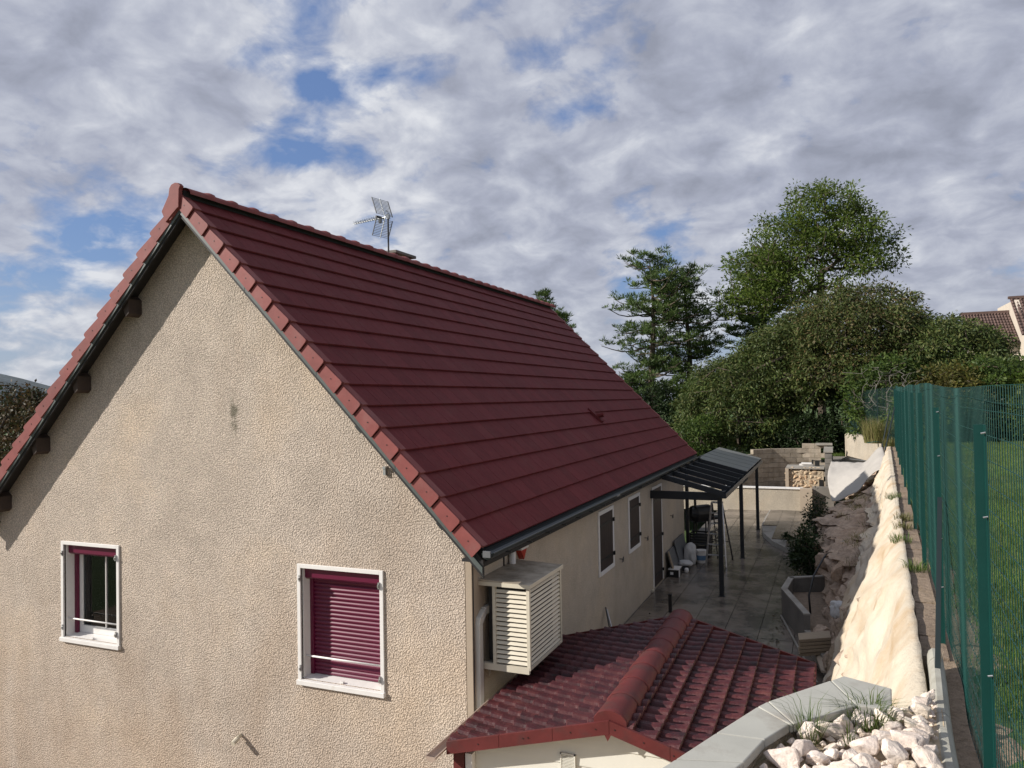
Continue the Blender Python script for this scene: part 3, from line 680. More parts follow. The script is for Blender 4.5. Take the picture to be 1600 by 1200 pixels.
# ---- gable windows
def gable_window(x0, x1, z0, z1, closed):
    f = MB(); bw = 0.048; pr = 0.022
    xo0, xo1, zo1 = x0 - bw, x1 + bw, z1 + bw
    Y0, D = YG - pr, 0.20
    f.box(xo0, x0, Y0, YG + 0.02, z0, zo1); f.box(x1, xo1, Y0, YG + 0.02, z0, zo1); f.box(x0, x1, Y0, YG + 0.02, z1, zo1)
    t_ = 0.012      # reveal linings
    f.box(x0 - 0.004, x0 + t_, YG + 0.02, YG + D, z0, z1); f.box(x1 - t_, x1 + 0.004, YG + 0.02, YG + D, z0, z1); f.box(x0 + t_, x1 - t_, YG + 0.02, YG + D, z1 - t_, z1 + .004)
    wn = f.build('window', 'white', house, bevel=0.003)
    s = MB(); s.hexa([(xo0 - .008, YG - 0.045, z0 - 0.062), (xo1 + .008, YG - 0.045, z0 - 0.062), (xo1 + .008, YG + 0.01, z0 - 0.062), (xo0 - .008, YG + 0.01, z0 - 0.062)],
                     [(xo0 - .008, YG - 0.045, z0 - 0.006), (xo1 + .008, YG - 0.045, z0 - 0.006), (xo1 + .008, YG + 0.01, z0 + 0.0), (xo0 - .008, YG + 0.01, z0 + 0.0)])
    s.hexa([(x0, YG + 0.01, z0 - .06), (x1, YG + 0.01, z0 - .06), (x1, YG + D, z0 - .06), (x0, YG + D, z0 - .06)],
           [(x0, YG + 0.01, z0 - 0.001), (x1, YG + 0.01, z0 - .001), (x1, YG + D, z0 + 0.018), (x0, YG + D, z0 + 0.018)])
    s.build('sill', 'white', wn, bevel=0.004)
    bx = MB(); bx.prism([(x0 + .014, YG + 0.05, z1 - .013), (x0 + .014, YG + D, z1 - .013), (x0 + .014, YG + D, z1 - 0.145), (x0 + .014, YG + 0.075, z1 - 0.145), (x0 + .014, YG + 0.05, z1 - 0.12)][::-1], (x1 - x0 - .028, 0, 0))
    bx.build('shutter_box', 'wine', wn, bevel=0.003)
    for a_, c_ in ((x0 + .012, x0 + 0.062), (x1 - 0.062, x1 - .012)):
        r_ = MB(); r_.box(a_, c_, YG + 0.145, YG + 0.185, z0 + 0.018, z1 - 0.14); r_.build('guide_rail', 'wine', wn)
    ba = MB(); zb = z0 + 0.245 if not closed else z0 + 0.265
    ba.tube([(x0 + 0.01, YG + 0.055, zb), (x1 - 0.01, YG + 0.055, zb)], 0.0115, 8); ba.build('guard_bar', 'white', wn, smooth=True)
    k_ = MB(); xm = x0 + (x1 - x0) * 0.49; k_.box(xm - .02, xm + .03, YG + 0.015, YG + 0.045, z0 + .004, z0 + 0.028); k_.build('shutter_stop', 'white', wn, bevel=0.004)
    for zz in (z1 - 0.16, z0 + 0.10):
        for xx in (xo1 - 0.060, xo0 + 0.038):
            c2 = MB(); c2.box(xx, xx + 0.02, YG - pr - 0.018, YG - pr, zz, zz + 0.075); c2.box(xx + .004, xx + 0.016, YG - pr - 0.034, YG - pr - 0.018, zz + 0.02, zz + 0.05); c2.build('hinge_pin', 'metal', wn)
    if closed:
        zz = z0 + 0.02; pitch = 0.0505; sm_ = MB(); n_ = 7; 
        prof = [(math.sin(math.pi * i / n_) * 0.010, i / n_ * (pitch - 0.010)) for i in range(n_ + 1)]
        sm_.grid([[(xx, -py, pz) for py, pz in prof] for xx in (0, x1 - x0 - 0.124)][::-1])
        sm_.grid([[(xx, 0.004, pz) for pz in (pitch - 0.010, pitch)] for xx in (0, x1 - x0 - 0.124)][::-1])
        sme = sm_.mesh('shutter_slat', MAT['wine'])
        while zz < z1 - 0.15:
            inst('shutter_slat', sme, wn, (x0 + 0.062, YG + 0.168, zz)); zz += pitch
    else:
        fr = MB(); ya, yb = YG + 0.185, YG + 0.235; fx0, fx1 = x0 + 0.062, x1 - 0.062; fz0, fz1 = z0 + .02, z1 - .013
        fr.box(fx0, fx0 + .06, ya, yb, fz0, fz1); fr.box(fx1 - .06, fx1, ya, yb, fz0, fz1); fr.box(fx0 + .06, fx1 - .06, ya, yb, fz0, fz0 + .10); fr.box(fx0 + .06, fx1 - .06, ya, yb, fz1 - .06, fz1)
        xm = (fx0 + fx1) / 2 + 0.06; fr.box(xm - .006, xm + .006, ya + .002, yb, fz0 + .10, fz1 - .06)
        fr.build('casement', 'white', wn, bevel=0.003)
        for xa, xb in ((fx0 + .06, xm - .006), (xm + .006, fx1 - .06)):
            gl = MB(); gl.box(xa, xb, ya + .02, ya + .026, fz0 + .10, fz1 - .06); gl.build('pane', glassm, wn)
        cu = MB(); rows = []
        for zq in (fz0, fz1):
            rows.append([(fx0 + (fx1 - fx0) * q / 60, yb + 0.06 + 0.018 * math.sin(q * 0.9) + 0.010 * math.sin(q * 2.3 + 1), zq) for q in range(61)])
        cu.grid(rows); cu.build('curtain', 'curtain', wn)
        bk = MB(); bk.box(x0, x1, YG + 0.5, YG + 0.52, z0 - .1, z1 + .1); bk.build('room_dark_plate', 'black', wn)  # black plate behind the curtain, stands for the unlit room
# clear glass that reflects the sky
gm, t, p = new_mat('clear_pane'); o = [x for x in t.nodes if x.type == 'OUTPUT_MATERIAL'][0]
tr = t.nodes.new('ShaderNodeBsdfTransparent'); tr.inputs[0].default_value = (0.66, 0.68, 0.69, 1); gl_ = t.nodes.new('ShaderNodeBsdfGlossy'); gl_.inputs['Roughness'].default_value = 0.02; gl_.inputs[0].default_value = (0.9, 0.9, 0.9, 1)
fr_ = t.nodes.new('ShaderNodeFresnel'); fr_.inputs[0].default_value = 1.5; mx = t.nodes.new('ShaderNodeMixShader')
t.links.new(fr_.outputs[0], mx.inputs[0]); t.links.new(tr.outputs[0], mx.inputs[1]); t.links.new(gl_.outputs[0], mx.inputs[2]); t.links.new(mx.outputs[0], o.inputs[0])
glassm = gm
gable_window(*WIN[0], False)
gable_window(*WIN[1], True)

# ---- shuttered windows and door on the side wall
def side_opening(name, y0, y1, z0, z1, door=False):
    f = MB(); bw = 0.07 if not door else 0.06; X = XW - 0.004
    f.box(X, X + .022, y0, y0 + bw, z0, z1); f.box(X, X + .022, y1 - bw, y1, z0, z1); f.box(X, X + .022, y0 + bw, y1 - bw, z1 - bw, z1)
    if not door: f.box(X, X + .028, y0 + bw, y1 - bw, z0, z0 + bw)
    wn = f.build(name, 'white', house, bevel=0.003)
    n_ = 6; a0, a1 = y0 + bw, y1 - bw; zb = z0 + (bw if not door else 0.0)
    for i in range(n_):
        ya = a0 + (a1 - a0) * i / n_ + .002; yb = a0 + (a1 - a0) * (i + 1) / n_ - .002
        p_ = MB(); p_.box(X, X + .014, ya, yb, zb, z1 - bw); p_.build('plank', 'brown', wn)
    for zz in ((zb + .15, z1 - bw - .2) if not door else (zb + .2, zb + 1.0, z1 - .35)):
        h_ = MB(); h_.box(X + .014, X + .024, a0 + .02, a1 + .03, zz, zz + .04); h_.box(X + .01, X + .045, a1, a1 + .05, zz - .01, zz + .055); h_.build('strap_hinge', 'black', wn)
    return wn
side_opening('shuttered_window', 5.07, 6.03, 1.165, 2.255)
side_opening('shuttered_window', 7.10, 8.04, 1.165, 2.245)
side_opening('side_door', 9.17, 10.18, 0.02, 2.20, True)
for yy, zz in ((6.42, 1.21), (8.45, 1.24), (11.15, 1.30)):
    b = MB(); X = XW; b.tube([(X, yy, zz), (X + .06, yy, zz)], .008, 6); b.tube([(X + .06, yy - .045, zz - .05), (X + .06, yy, zz), (X + .06, yy + .06, zz + .03), (X + .06, yy + .06, zz - .06)], .008, 6)
    b.build('shutter_holdback', 'dark_metal', house)
b = MB(); b.box(XW - 0.004, XW + 0.012, 9.10, 9.16, -0.04, 0.06); b.box(XW, XW + .05, 8.98, 9.06, -0.02, 0.03); b.build('wall_foot_trim', 'cream', house)
# downpipe / cable duct on the corner and pipe to the eave
b = MB()
b.box(XW - 0.002, XW + 0.055, 0.335, 0.425, -2.5, 1.70); b.prism([(XW - .002, .335, 1.70), (XW - .002, .425, 1.70), (XW - .002, .52, 1.78), (XW - .002, .49, 1.85), (XW - .002, .36, 1.78)], (.057, 0, 0))
b.box(XW - 0.002, XW + 0.055, 0.50, 0.95, 1.775, 1.86); b.build('cable_duct', 'duct', house, bevel=0.006)
b = MB(); b.tube([(XW + 0.045, 1.30, 2.47), (XW + 0.045, 1.30, 1.9)], 0.042, 12); b.build('downpipe', 'white', house, smooth=True)
b = MB(); b.tube([(XW + 0.005, 1.14, 2.47), (XW + 0.005, 1.14, 1.9)], 0.010, 6); b.build('wall_cable', 'black', house)
b = MB(); b.tube([(XW + 0.004, YG + 0.022, 2.42), (XW + 0.004, YG + 0.022, -2.4)], 0.007, 6); b.build('corner_cable', 'dark_metal', house)
# small clips on the gable wall
b = MB(); b.box(2.815, 2.855, YG - 0.05, YG, 3.40, 3.43); b.box(2.82, 2.85, YG - .04, YG, 3.33, 3.40); b.build('cable_clip', 'metal', house)
for xx in (2.60, 3.62):
    zt = rz(xx) - .30; b = MB(); b.prism([(xx, .02, zt), (xx + .07, .02, zt - .072), (xx + .06, .02, zt - .10), (xx - .01, .02, zt - .03)], (0, .04, 0)); b.build('board_clip', 'gutter', house)
# dark weathering stains, a separate thin flake layer would be false: the wall keeps its material

# ---- alarm siren under the eave
t_ = thing('alarm_siren', (XW, 1.62, 2.3), 'small white and red alarm siren under the eave above the louvred cabinet', 'alarm')
b = MB(); b.box(XW, XW + .09, 1.50, 1.74, 2.30, 2.46); b.build('casing', 'white', t_, bevel=0.01)
b = MB(); b.prism([(XW, 1.52, 2.30), (XW, 1.72, 2.30), (XW, 1.62, 2.17)], (.07, 0, 0)); b.build('flash_lens', 'red', t_)
# ---- cable anchor bracket low on the gable
b = MB(); b.tube([(0.668, YG, 0.03), (0.668, YG - 0.09, 0.035)], 0.016, 8); b.tube([(0.668, YG - 0.06, 0.02), (0.668, YG - .15, -0.01)], 0.032, 10); b.tube([(0.66, YG, .05), (0.67, YG - .07, .045)], .012, 6)
b.build('wall_anchor', 'cream', None, category='bracket', label='small cream cable anchor fixed low on the gable wall')

# ================================================================== LOUVRED CABINET
cab = thing('louvred_cabinet', (4.2, 0.97, 1.24), 'cream louvred cover box hung on the side wall beside the corner', 'air conditioner cover')
X0, X1, Y0, Y1, Z0, Z1 = XW, 4.485, 0.47, 1.50, 1.235, 2.14
b = MB(); b.prism([(X0, Y0 - .03, Z1 + 0.028), (X0, Y1 + .03, Z1 + .028), (X1 + .03, Y1 + .03, Z1 + .003), (X1 + .03, Y0 - .03, Z1 + .003)], (0, 0, 0.018)); b.build('lid', 'creamtop', cab)
b = MB(); b.box(X0, X1 + .03, Y0 - .034, Y0 - .030, Z1 - .022, Z1 + 0.022); b.box(X1 + .03, X1 + .034, Y0 - .034, Y1 + .03, Z1 - .022, Z1 + .022); b.build('lid_edge', 'cream', cab)
b = MB(); cx0 = 4.085
b.box(cx0 - .025, cx0 + .012, Y0 - .01, Y0 + .03, Z0 + .03, Z1 - .0); b.box(X1 - .022, X1 + .015, Y0 - .01, Y0 + .03, Z0, Z1); b.box(X1 - .022, X1 + .015, Y1 - .03, Y1 + .01, Z0, Z1)
b.box(X0, X1, Y0 - .012, Y0 + .03, Z0 - .04, Z0 + .03); b.box(X1 - .02, X1 + .015, Y0 + .03, Y1 - .03, Z0 - .0, Z0 + .03); b.build('frame', 'cream', cab)
sf = MB(); sf.hexa([(0, .0, -.010), (X1 - cx0 - .034, .0, -.010), (X1 - cx0 - .034, .020, .020), (0, .020, .020)], [(0, -.006, -.004), (X1 - cx0 - .034, -.006, -.004), (X1 - cx0 - .034, .014, .026), (0, .014, .026)])
sfm = sf.mesh('louvre_slat', MAT['cream'])
ns = 16
for i in range(ns):
    inst('louvre_slat', sfm, cab, (cx0 + .012, Y0 - .002, Z0 + .055 + i * (Z1 - Z0 - .09) / ns))
ln = Y1 - Y0 - .06
sr = MB(); sr.hexa([(0, 0, -.012), (0, ln, -.012), (-.016, ln, .010), (-.016, 0, .010)], [(.006, 0, -.006), (.006, ln, -.006), (-.010, ln, .016), (-.010, 0, .016)])
srm = sr.mesh('louvre_slat', MAT['cream'])
for i in range(17):
    inst('louvre_slat', srm, cab, (X1 + .004, Y0 + .03, Z0 + .05 + i * (Z1 - Z0 - .07) / 17))
b = MB(); b.box(X1 - .015, X1 - .010, Y1 - .04, Y1 - .005, Z0 + .05, Z1 - .05)
b.box(X0 + .05, X0 + .50, Y0 + .12, Y1 - .06, Z0 + .02, Z1 - .04); b.build('inner_unit', 'dark_metal', cab)
b = MB(); b.box(X0, X1 - .03, Y0, Y1, Z0 - .035, Z0 - .02); b.build('base_tray', 'duct', cab)
for i in range(4):
    b = MB(); b.tube([(XW + .10 + i * .028, .60 + i * .03, 1.80), (XW + .10 + i * .028, .60 + i * .03, 1.42 - .03 * i), (XW + .14 + i * .02, .74, 1.34)], .010, 6); b.build('refrigerant_pipe', 'duct' if i % 2 else 'greyboard', cab)
for q in range(2):
    b = MB(); b.tube([(XW + .02 + q * .04, .55, 1.22), (XW + .04, .60 + q * .03, 1.12), (XW + .01, .66 + q * .04, 1.05)], .004, 5); b.build('loose_wire', 'duct', cab)

# ================================================================== ANTENNA
ant = thing('television_antenna', (-0.32, 5.42, 6.6), 'silver television antenna with mesh reflectors on a mast behind the ridge', 'antenna')
mx_, my_ = -0.32, 5.42
b = MB(); b.tube([(mx_, my_, 6.2), (mx_, my_, 7.83)], 0.017, 8); b.build('mast', 'dark_metal', ant)
az = Vector((-0.97, 0.23, 0.0)).normalized(); side = Vector((0.23, 0.97, 0)).normalized(); hub = Vector((mx_, my_, 7.78)) + az * 0.06
b = MB(); b.bar(hub - az * .08, hub + az * .92, .016, .016); b.box(mx_ - .03, mx_ + .03, my_ - .03, my_ + .03, 7.73, 7.82); b.build('boom', 'antenna', ant)
b = MB()
for i in range(11):
    c_ = hub + az * (0.22 + 0.066 * i); l_ = .085 - .003 * i
    b.bar(c_ - side * l_, c_ + side * l_, .007); b.bar(c_ + Vector((0, 0, .03)) - side * l_, c_ + Vector((0, 0, .03)) + side * l_, .007)
b.build('directors', 'antenna', ant)
b = MB(); c_ = hub + az * .16; b.bar(c_ - side * .11 + Vector((0, 0, .02)), c_ + side * .11 + Vector((0, 0, .02)), .03, .03); b.bar(c_ + Vector((0, 0, -.02)), c_ + Vector((0, 0, -.09)), .05, .05); b.build('dipole', 'dark_metal', ant)
for sg in (1, -1):
    d_ = (Vector((0, 0, sg * 0.80)) + az * 0.30).normalized(); r1 = MB()
    for q in range(12):
        c_ = hub + az * .02 + d_ * (0.05 + q * 0.031); r1.bar(c_ - side * .215, c_ + side * .215, .0085)
    r1.bar(hub + az * .02, hub + az * .02 + d_ * .41, .014, .012)
    for s2 in (-.215, .215):
        r2 = MB(); r2.bar(hub + az * .02 + d_ * .04 + side * s2, hub + az * .02 + d_ * .40 + side * s2, .014, .012); r2.build('reflector_edge', 'dark_metal', ant)
    r1.build('reflector', 'antenna', ant)
b = MB(); b.tube([hub + Vector((0, 0, .12)), hub - az * .06 + Vector((0, 0, .10)), Vector((mx_, my_, 7.6)), Vector((mx_ - .02, my_, 6.9))], .005, 5); b.build('coax_cable', 'black', ant)

# ================================================================== PERGOLA
per = thing('lean_to_pergola', (4.6, 13.4, 0), 'anthracite metal lean-to canopy on posts along the side wall', 'pergola')
XP = 5.36; ZW, ZL = 2.47, 2.13
for yy in (9.09, 13.05, 17.5):
    b = MB(); b.box(XP - .045, XP + .045, yy - .045, yy + .045, 0, 2.06); b.box(XP - .065, XP + .065, yy - .065, yy + .065, 0, .012); b.build('post', 'anthracite', per)
b = MB(); b.box(XW, XP + .045, 9.05, 9.13, 1.985, 2.15); b.build('cross_beam', 'anthracite', per)
b = MB(); b.box(XP - .05, XP + .05, 8.95, 17.85, 2.06, 2.12); b.build('front_beam', 'anthracite', per)
b = MB(); b.box(4.19, 4.25, 8.95, 17.85, ZW - .06, ZW + .02); b.build('wall_beam', 'anthracite', per)
b = MB(); b.box(XP + .055, XP + .15, 8.93, 17.85, 2.05, 2.07); b.box(XP + .14, XP + .152, 8.93, 17.85, 2.07, 2.15); b.box(XP + .05, XP + .062, 8.93, 17.85, 2.07, 2.13); b.box(XP + .062, XP + .14, 8.92, 8.932, 2.05, 2.145); b.build('rain_gutter', 'anthracite', per)
b = MB(); b.tube([(XP + .10, 13.6, 2.05), (XP + .10, 13.6, 1.97), (XP + .0, 13.4, 1.88)], .03, 8); b.build('gutter_outlet', 'anthracite', per)
for wx in (13.1,):
    b = MB(); b.box(XW + .02, XW + .10, wx, wx + .09, 0, ZW - .05); b.build('wall_post', 'anthracite', per)
nr = 11
for i in range(nr):
    yy = 8.97 + (17.83 - 8.97) * i / (nr - 1)
    b = MB(); b.bar((4.20, yy, ZW), (XP + .10, yy, ZL + .005), .075, .11); b.build('rafter', 'anthracite', per)
    if i < nr - 1 and i >= 0:
        y2 = 8.97 + (17.83 - 8.97) * (i + 1) / (nr - 1)
        b = MB(); b.hexa([(4.20, yy + .034, ZW + .044), (XP + .12, yy + .034, ZL + .05), (XP + .12, y2 - .034, ZL + .05), (4.20, y2 - .034, ZW + .044)],
                         [(4.20, yy + .034, ZW + .054), (XP + .12, yy + .034, ZL + .06), (XP + .12, y2 - .034, ZL + .06), (4.20, y2 - .034, ZW + .054)])
        if i >= 5: b.build('roof_panel', 'pc', per)

# ================================================================== TERRACE CLUTTER
def LB(o, label, cat, group=None):
    o['label'] = label; o['category'] = cat
    if group: o['group'] = group
# step ladder
lad = thing('step_ladder', (4.87, 12.1, 0), 'open aluminium step ladder standing between the pergola posts and the wall', 'ladder')
tz = 1.50
def lerp(a, b_, t_): return Vector(a).lerp(Vector(b_), t_)
FA, FB = ((4.62, 11.86, 0), (5.11, 11.82, 0)), ((4.78, 12.75, 0), (5.16, 12.72, 0))
TA_, TB_ = ((4.74, 12.18, tz), (5.0, 12.16, tz)), ((4.75, 12.27, tz - .03), (4.99, 12.25, tz - .03))
for i in (0, 1):
    b = MB(); b.bar(FA[i], TA_[i], .028, .05); b.build('stile', 'metal', lad)
    b = MB(); b.bar(FB[i], TB_[i], .022, .035); b.build('rear_leg', 'dark_metal', lad)
for k in range(1, 6):
    b = MB(); a = lerp(FA[0], TA_[0], k / 6); c_ = lerp(FA[1], TA_[1], k / 6); b.box(a.x, c_.x, a.y - .03, a.y + .05, a.z, a.z + .022); b.build('tread', 'metal', lad)
b = MB(); b.box(4.73, 5.01, 12.14, 12.30, tz, tz + .03); b.build('top_plate', 'metal', lad)
b = MB()
for k in (2, 4):
    b.bar(lerp(FB[0], TB_[0], k / 6), lerp(FB[1], TB_[1], k / 6), .02)
b.build('rear_brace', 'dark_metal', lad)
# barrel barbecue
bq = thing('barrel_barbecue', (4.15, 14.2, 0), 'black drum barbecue with a side shelf standing under the pergola', 'barbecue')
b = MB(); b.tube([(3.98, 13.95, .93), (3.99, 13.95, .93), (4.32, 14.35, .93)], [.20, .235, .235], 18); b.tube([(4.32, 14.35, .93), (4.335, 14.37, .93)], [.235, .20], 18); b.build('drum', 'black', bq, smooth=False)
b = MB(); b.box(4.32, 4.68, 14.05, 14.45, .82, .86); b.bar((4.34, 14.1, .76), (4.62, 14.1, .82), .03); b.build('side_shelf', 'dark_metal', bq)
for xx, yy in ((4.02, 13.85), (4.02, 14.2), (4.30, 14.05), (4.30, 14.5)):
    b = MB(); b.bar((xx, yy, 0), (xx, yy, .75), .035); b.build('leg', 'black', bq)
b = MB(); b.tube([(4.05, 13.88, 1.14), (4.05, 13.88, 1.42)], .035, 8); b.build('flue', 'black', bq)
# stack of dark crates
for lv in range(2):
    ct = thing('crate', (4.32, 12.98, .33 * lv), ('lower' if lv == 0 else 'upper') + ' black slatted crate of the pair under the barbecue', 'crate', 'black crates stacked by the ladder')
    z_ = .32 * lv; dx = .02 * lv
    b = MB(); x0, x1, y0_, y1 = 4.06 + dx, 4.58 + dx, 12.72, 13.20
    b.box(x0, x1, y0_, y1, z_ + .01, z_ + .03)
    for xx in (x0, x1 - .03):
        for yy in (y0_, y1 - .03): b.box(xx, xx + .03, yy, yy + .03, z_ + .03, z_ + .31)
    b.build('frame', 'black', ct)
    for q in range(4):
        zz = z_ + .05 + q * .068
        for (xa, xb, ya, yb) in ((x0 + .03, x1 - .03, y0_, y0_ + .012), (x0 + .03, x1 - .03, y1 - .012, y1), (x1 - .012, x1, y0_ + .03, y1 - .03), (x0, x0 + .012, y0_ + .03, y1 - .03)):
            b = MB(); b.box(xa, xb, ya, yb, zz, zz + .045); b.build('slat', 'black', ct)
# coil of rough branches / wire heap on the crates
b = MB()
for q in range(26):
    a = random.uniform(0, 6.28); r_ = random.uniform(.08, .24); c0 = Vector((4.62 + random.uniform(-.12, .12), 13.45 + random.uniform(-.12, .12), random.uniform(.25, .70)))
    pts = [c0 + Vector((math.cos(a + k * .5) * r_, math.sin(a + k * .5) * r_, .05 * math.sin(k + q))) for k in range(6)]
    b.tube(pts, .007, 4)
o = b.build('wire_heap', 'dark_metal', label='tangled heap of dark wire behind the ladder', category='wire')
# bucket
bk = thing('plastic_bucket', (4.46, 12.2, 0), 'white plastic bucket with a blue label beside the ladder', 'bucket')
b = MB(); rr = [.105, .112, .126, .130, .130]; zz = [0, .05, .24, .30, .31]
b.tube([(4.46, 12.2, z_) for z_ in zz], rr, 20); b.build('pail', 'white', bk, smooth=False)
b = MB(); b.tube([(4.46, 12.2, .07), (4.46, 12.2, .19)], [.1165, .124], 20, cap=False); b.build('printed_label', 'blue', bk)
b = MB(); b.tube([(4.46, 12.2, .285), (4.46, 12.2, .315)], [.137, .137], 20); b.build('lid', 'white', bk)
# sacks: lumpy closed shapes
def lump(name, c, rx, ry, rz_, mt, label, cat, seed, rot=0.0, amp=.22, group=None, parent=None):
    import bmesh
    bm = bmesh.new(); bmesh.ops.create_icosphere(bm, subdivisions=4, radius=1)
    for v in bm.verts:
        n_ = v.co.copy(); d = 1 + amp * fbm(n_.x * 1.3 + seed, n_.y * 1.3, n_.z * 1.3, 4)
        q = Vector((math.copysign(abs(n_.x) ** .75, n_.x), math.copysign(abs(n_.y) ** .75, n_.y), math.copysign(abs(n_.z) ** .8, n_.z))) * d
        v.co = Vector((q.x * rx, q.y * ry, max(q.z * rz_, -rz_ * .86)))
    me = bpy.data.meshes.new(name); bm.to_mesh(me); bm.free(); me.shade_smooth(); me.materials.append(MAT[mt])
    o = bpy.data.objects.new(name, me); col.objects.link(o); o.location = (c[0], c[1], c[2] + rz_ * .86); o.rotation_euler = (0, 0, rot)
    OFF[o.name] = Vector(o.location); LB(o, label, cat, group); return o
lump('rubble_sack', (4.22, 12.0, 0), .15, .17, .27, 'bag', 'upright white sack leaning by the wall beside the bucket', 'sack', 3.3)
lump('cement_sack', (4.20, 11.35, .10), .17, .21, .055, 'bag', 'flat pale sack lying between the upright sack and the box', 'sack', 8.1, .4, .15)
lump('dark_sack', (4.12, 11.4, 0), .18, .30, .07, 'black', 'dark bag lying under the flat pale sack', 'sack', 5.1, .2)
bx = thing('cardboard_box', (4.10, 10.55, 0), 'small open carton with black sides at the foot of the leaning panels', 'box')
b = MB(); b.box(3.99, 4.22, 10.40, 10.80, 0, .17); b.build('carton', 'black', bx)
b = MB(); b.box(3.985, 4.225, 10.395, 10.805, .17, .185); b.box(4.222, 4.226, 10.42, 10.56, .0, .17); b.build('flap', 'white', bx)
b = MB(); b.box(4.03, 4.10, 10.392, 10.396, .06, .12); b.build('sticker', 'white', bx)
lump('paint_tin', (4.30, 10.98, 0), .05, .06, .06, 'white', 'small white tin on the floor next to the carton', 'tin', 1.0, 0, .02)
# panels leaning on the wall
for i, (ya, yb, h, mt, lab) in enumerate([(10.50, 11.5, .55, 'greyboard', 'dark grey panel leaning on the wall next to the side door'), (11.3, 12.5, .66, 'greyboard', 'tall grey panel leaning on the wall behind the upright sack'), (10.45, 10.56, .56, 'timber', 'narrow pale board leaning on the wall beside the door frame')]):
    b = MB(); xx = XW + .03 + .02 * i; b.hexa([(xx + .15, ya, 0), (xx + .17, ya, 0), (xx + .17, yb, 0), (xx + .15, yb, 0)], [(xx - .01, ya, h), (xx + .01, ya, h), (xx + .01, yb, h), (xx - .01, yb, h)])
    b.build('leaning_panel', mt, label=lab, category='panel')
# short black post and the two rods against the wall
b = MB(); b.box(4.56, 4.62, 7.52, 7.58, 0, .34); b.box(4.55, 4.63, 7.51, 7.59, .34, .35); b.build('short_post', 'black', label='short black metal post standing on the paving behind the shed', category='post')
for q in range(2):
    b = MB(); b.tube([(4.40 + .05 * q, 4.30 + .10 * q, 0.0), (XW + .03, 5.35 + .06 * q, .60 - .05 * q)], .013, 8)
    b.build('metal_rod', 'metal' if q else 'dark_metal', label=('pale' if q else 'dark') + ' metal rod of the pair leaning on the side wall', category='rod')

# ================================================================== BACK OF THE TERRACE
ww = thing('rendered_garden_wall', (4.5, 21.7, 0), 'low cream rendered wall with white coping closing the terrace', 'wall')
b = MB(); b.box(1.8, 6.55, 21.62, 21.82, -.06, .80); b.build('wall_face', 'stucco_pale', ww)
for i in range(8):
    b = MB(); xa = 1.8 + i * .594; b.box(xa + .002, xa + .592, 21.57, 21.87, .80, .845); b.build('coping_slab', 'white', ww)
b = MB(); b.box(6.46, 6.86, 21.30, 21.62, -.06, .85); b.build('end_pier', 'smooth_render', ww)
b = MB(); b.box(6.86, 7.55, 21.56, 21.80, -.06, .90); b.build('return_wall', 'darkconcrete', ww)
# raised paved step
st = thing('paved_step', (6.2, 17.5, 0), 'raised pale paved step with a curved edge in front of the rendered wall', 'step')
edge = [(5.47, 20.9), (5.44, 19.2), (5.46, 17.6), (5.62, 16.2), (5.95, 15.0), (6.35, 14.1), (6.75, 13.2), (7.2, 12.5)]
poly = edge + [(7.2, 20.9)]
b = MB(); b.prism([(x, y, .0) for x, y in poly][::-1], (0, 0, .13)); b.build('step_body', 'concrete', st)
for i in range(5):
    for j in range(14):
        x0 = 5.5 + i * .42; y0_ = 13.0 + j * .56
        cx_, cy_ = x0 + .2, y0_ + .27
        ex = np.interp(cy_, [13.2, 14.1, 15.0, 16.2, 17.6, 20.9], [6.75, 6.35, 5.95, 5.62, 5.46, 5.46])
        if x0 < ex + .02 or x0 + .41 > 7.2: continue
        b = MB(); b.box(x0 + .004, x0 + .416, y0_ + .004, y0_ + .556, .131, .152); b.build('step_slab', 'slab', st)
# curved block wall
cb = thing('curved_block_wall', (5.5, 26.5, .3), 'curved unrendered concrete block wall at the back of the garden', 'wall')
bl = MB(); bl.box(0.006, .494, 0, .19, .005, .195); blm = bl.mesh('block', MAT['block'])
ctrl = [(1.4, 22.6), (2.6, 24.2), (4.0, 25.8), (5.2, 26.9), (6.4, 27.4), (7.5, 27.4)]
def along(P, s_):
    for (a, c_) in zip(P, P[1:]):
        d_ = math.hypot(c_[0] - a[0], c_[1] - a[1])
        if s_ <= d_: t_ = s_ / d_; return a[0] + (c_[0] - a[0]) * t_, a[1] + (c_[1] - a[1]) * t_, math.atan2(c_[1] - a[1], c_[0] - a[0])
        s_ -= d_
    return None
for r_ in range(9):
    s_ = 0.0 if r_ % 2 == 0 else .25
    while True:
        q = along(ctrl, s_); q2 = along(ctrl, s_ + .5)
        if q is None or q2 is None: break
        zz = .28 + .2 * r_
        top = 1.35 + (s_ / 7.9) * .72
        if zz + .1 < top and not (r_ == 8 and 2.6 < s_ < 4.2) and not (r_ >= 7 and 3.1 < s_ < 4.0):
            inst('block', blm, cb, (q[0], q[1], zz), rot=(random.uniform(-.01, .01), 0, math.atan2(q2[1] - q[1], q2[0] - q[0])))
        s_ += .5
b = MB(); b.box(6.9, 7.55, 27.2, 27.6, 2.02, 2.10); b.build('cap_stone', 'concrete', cb)
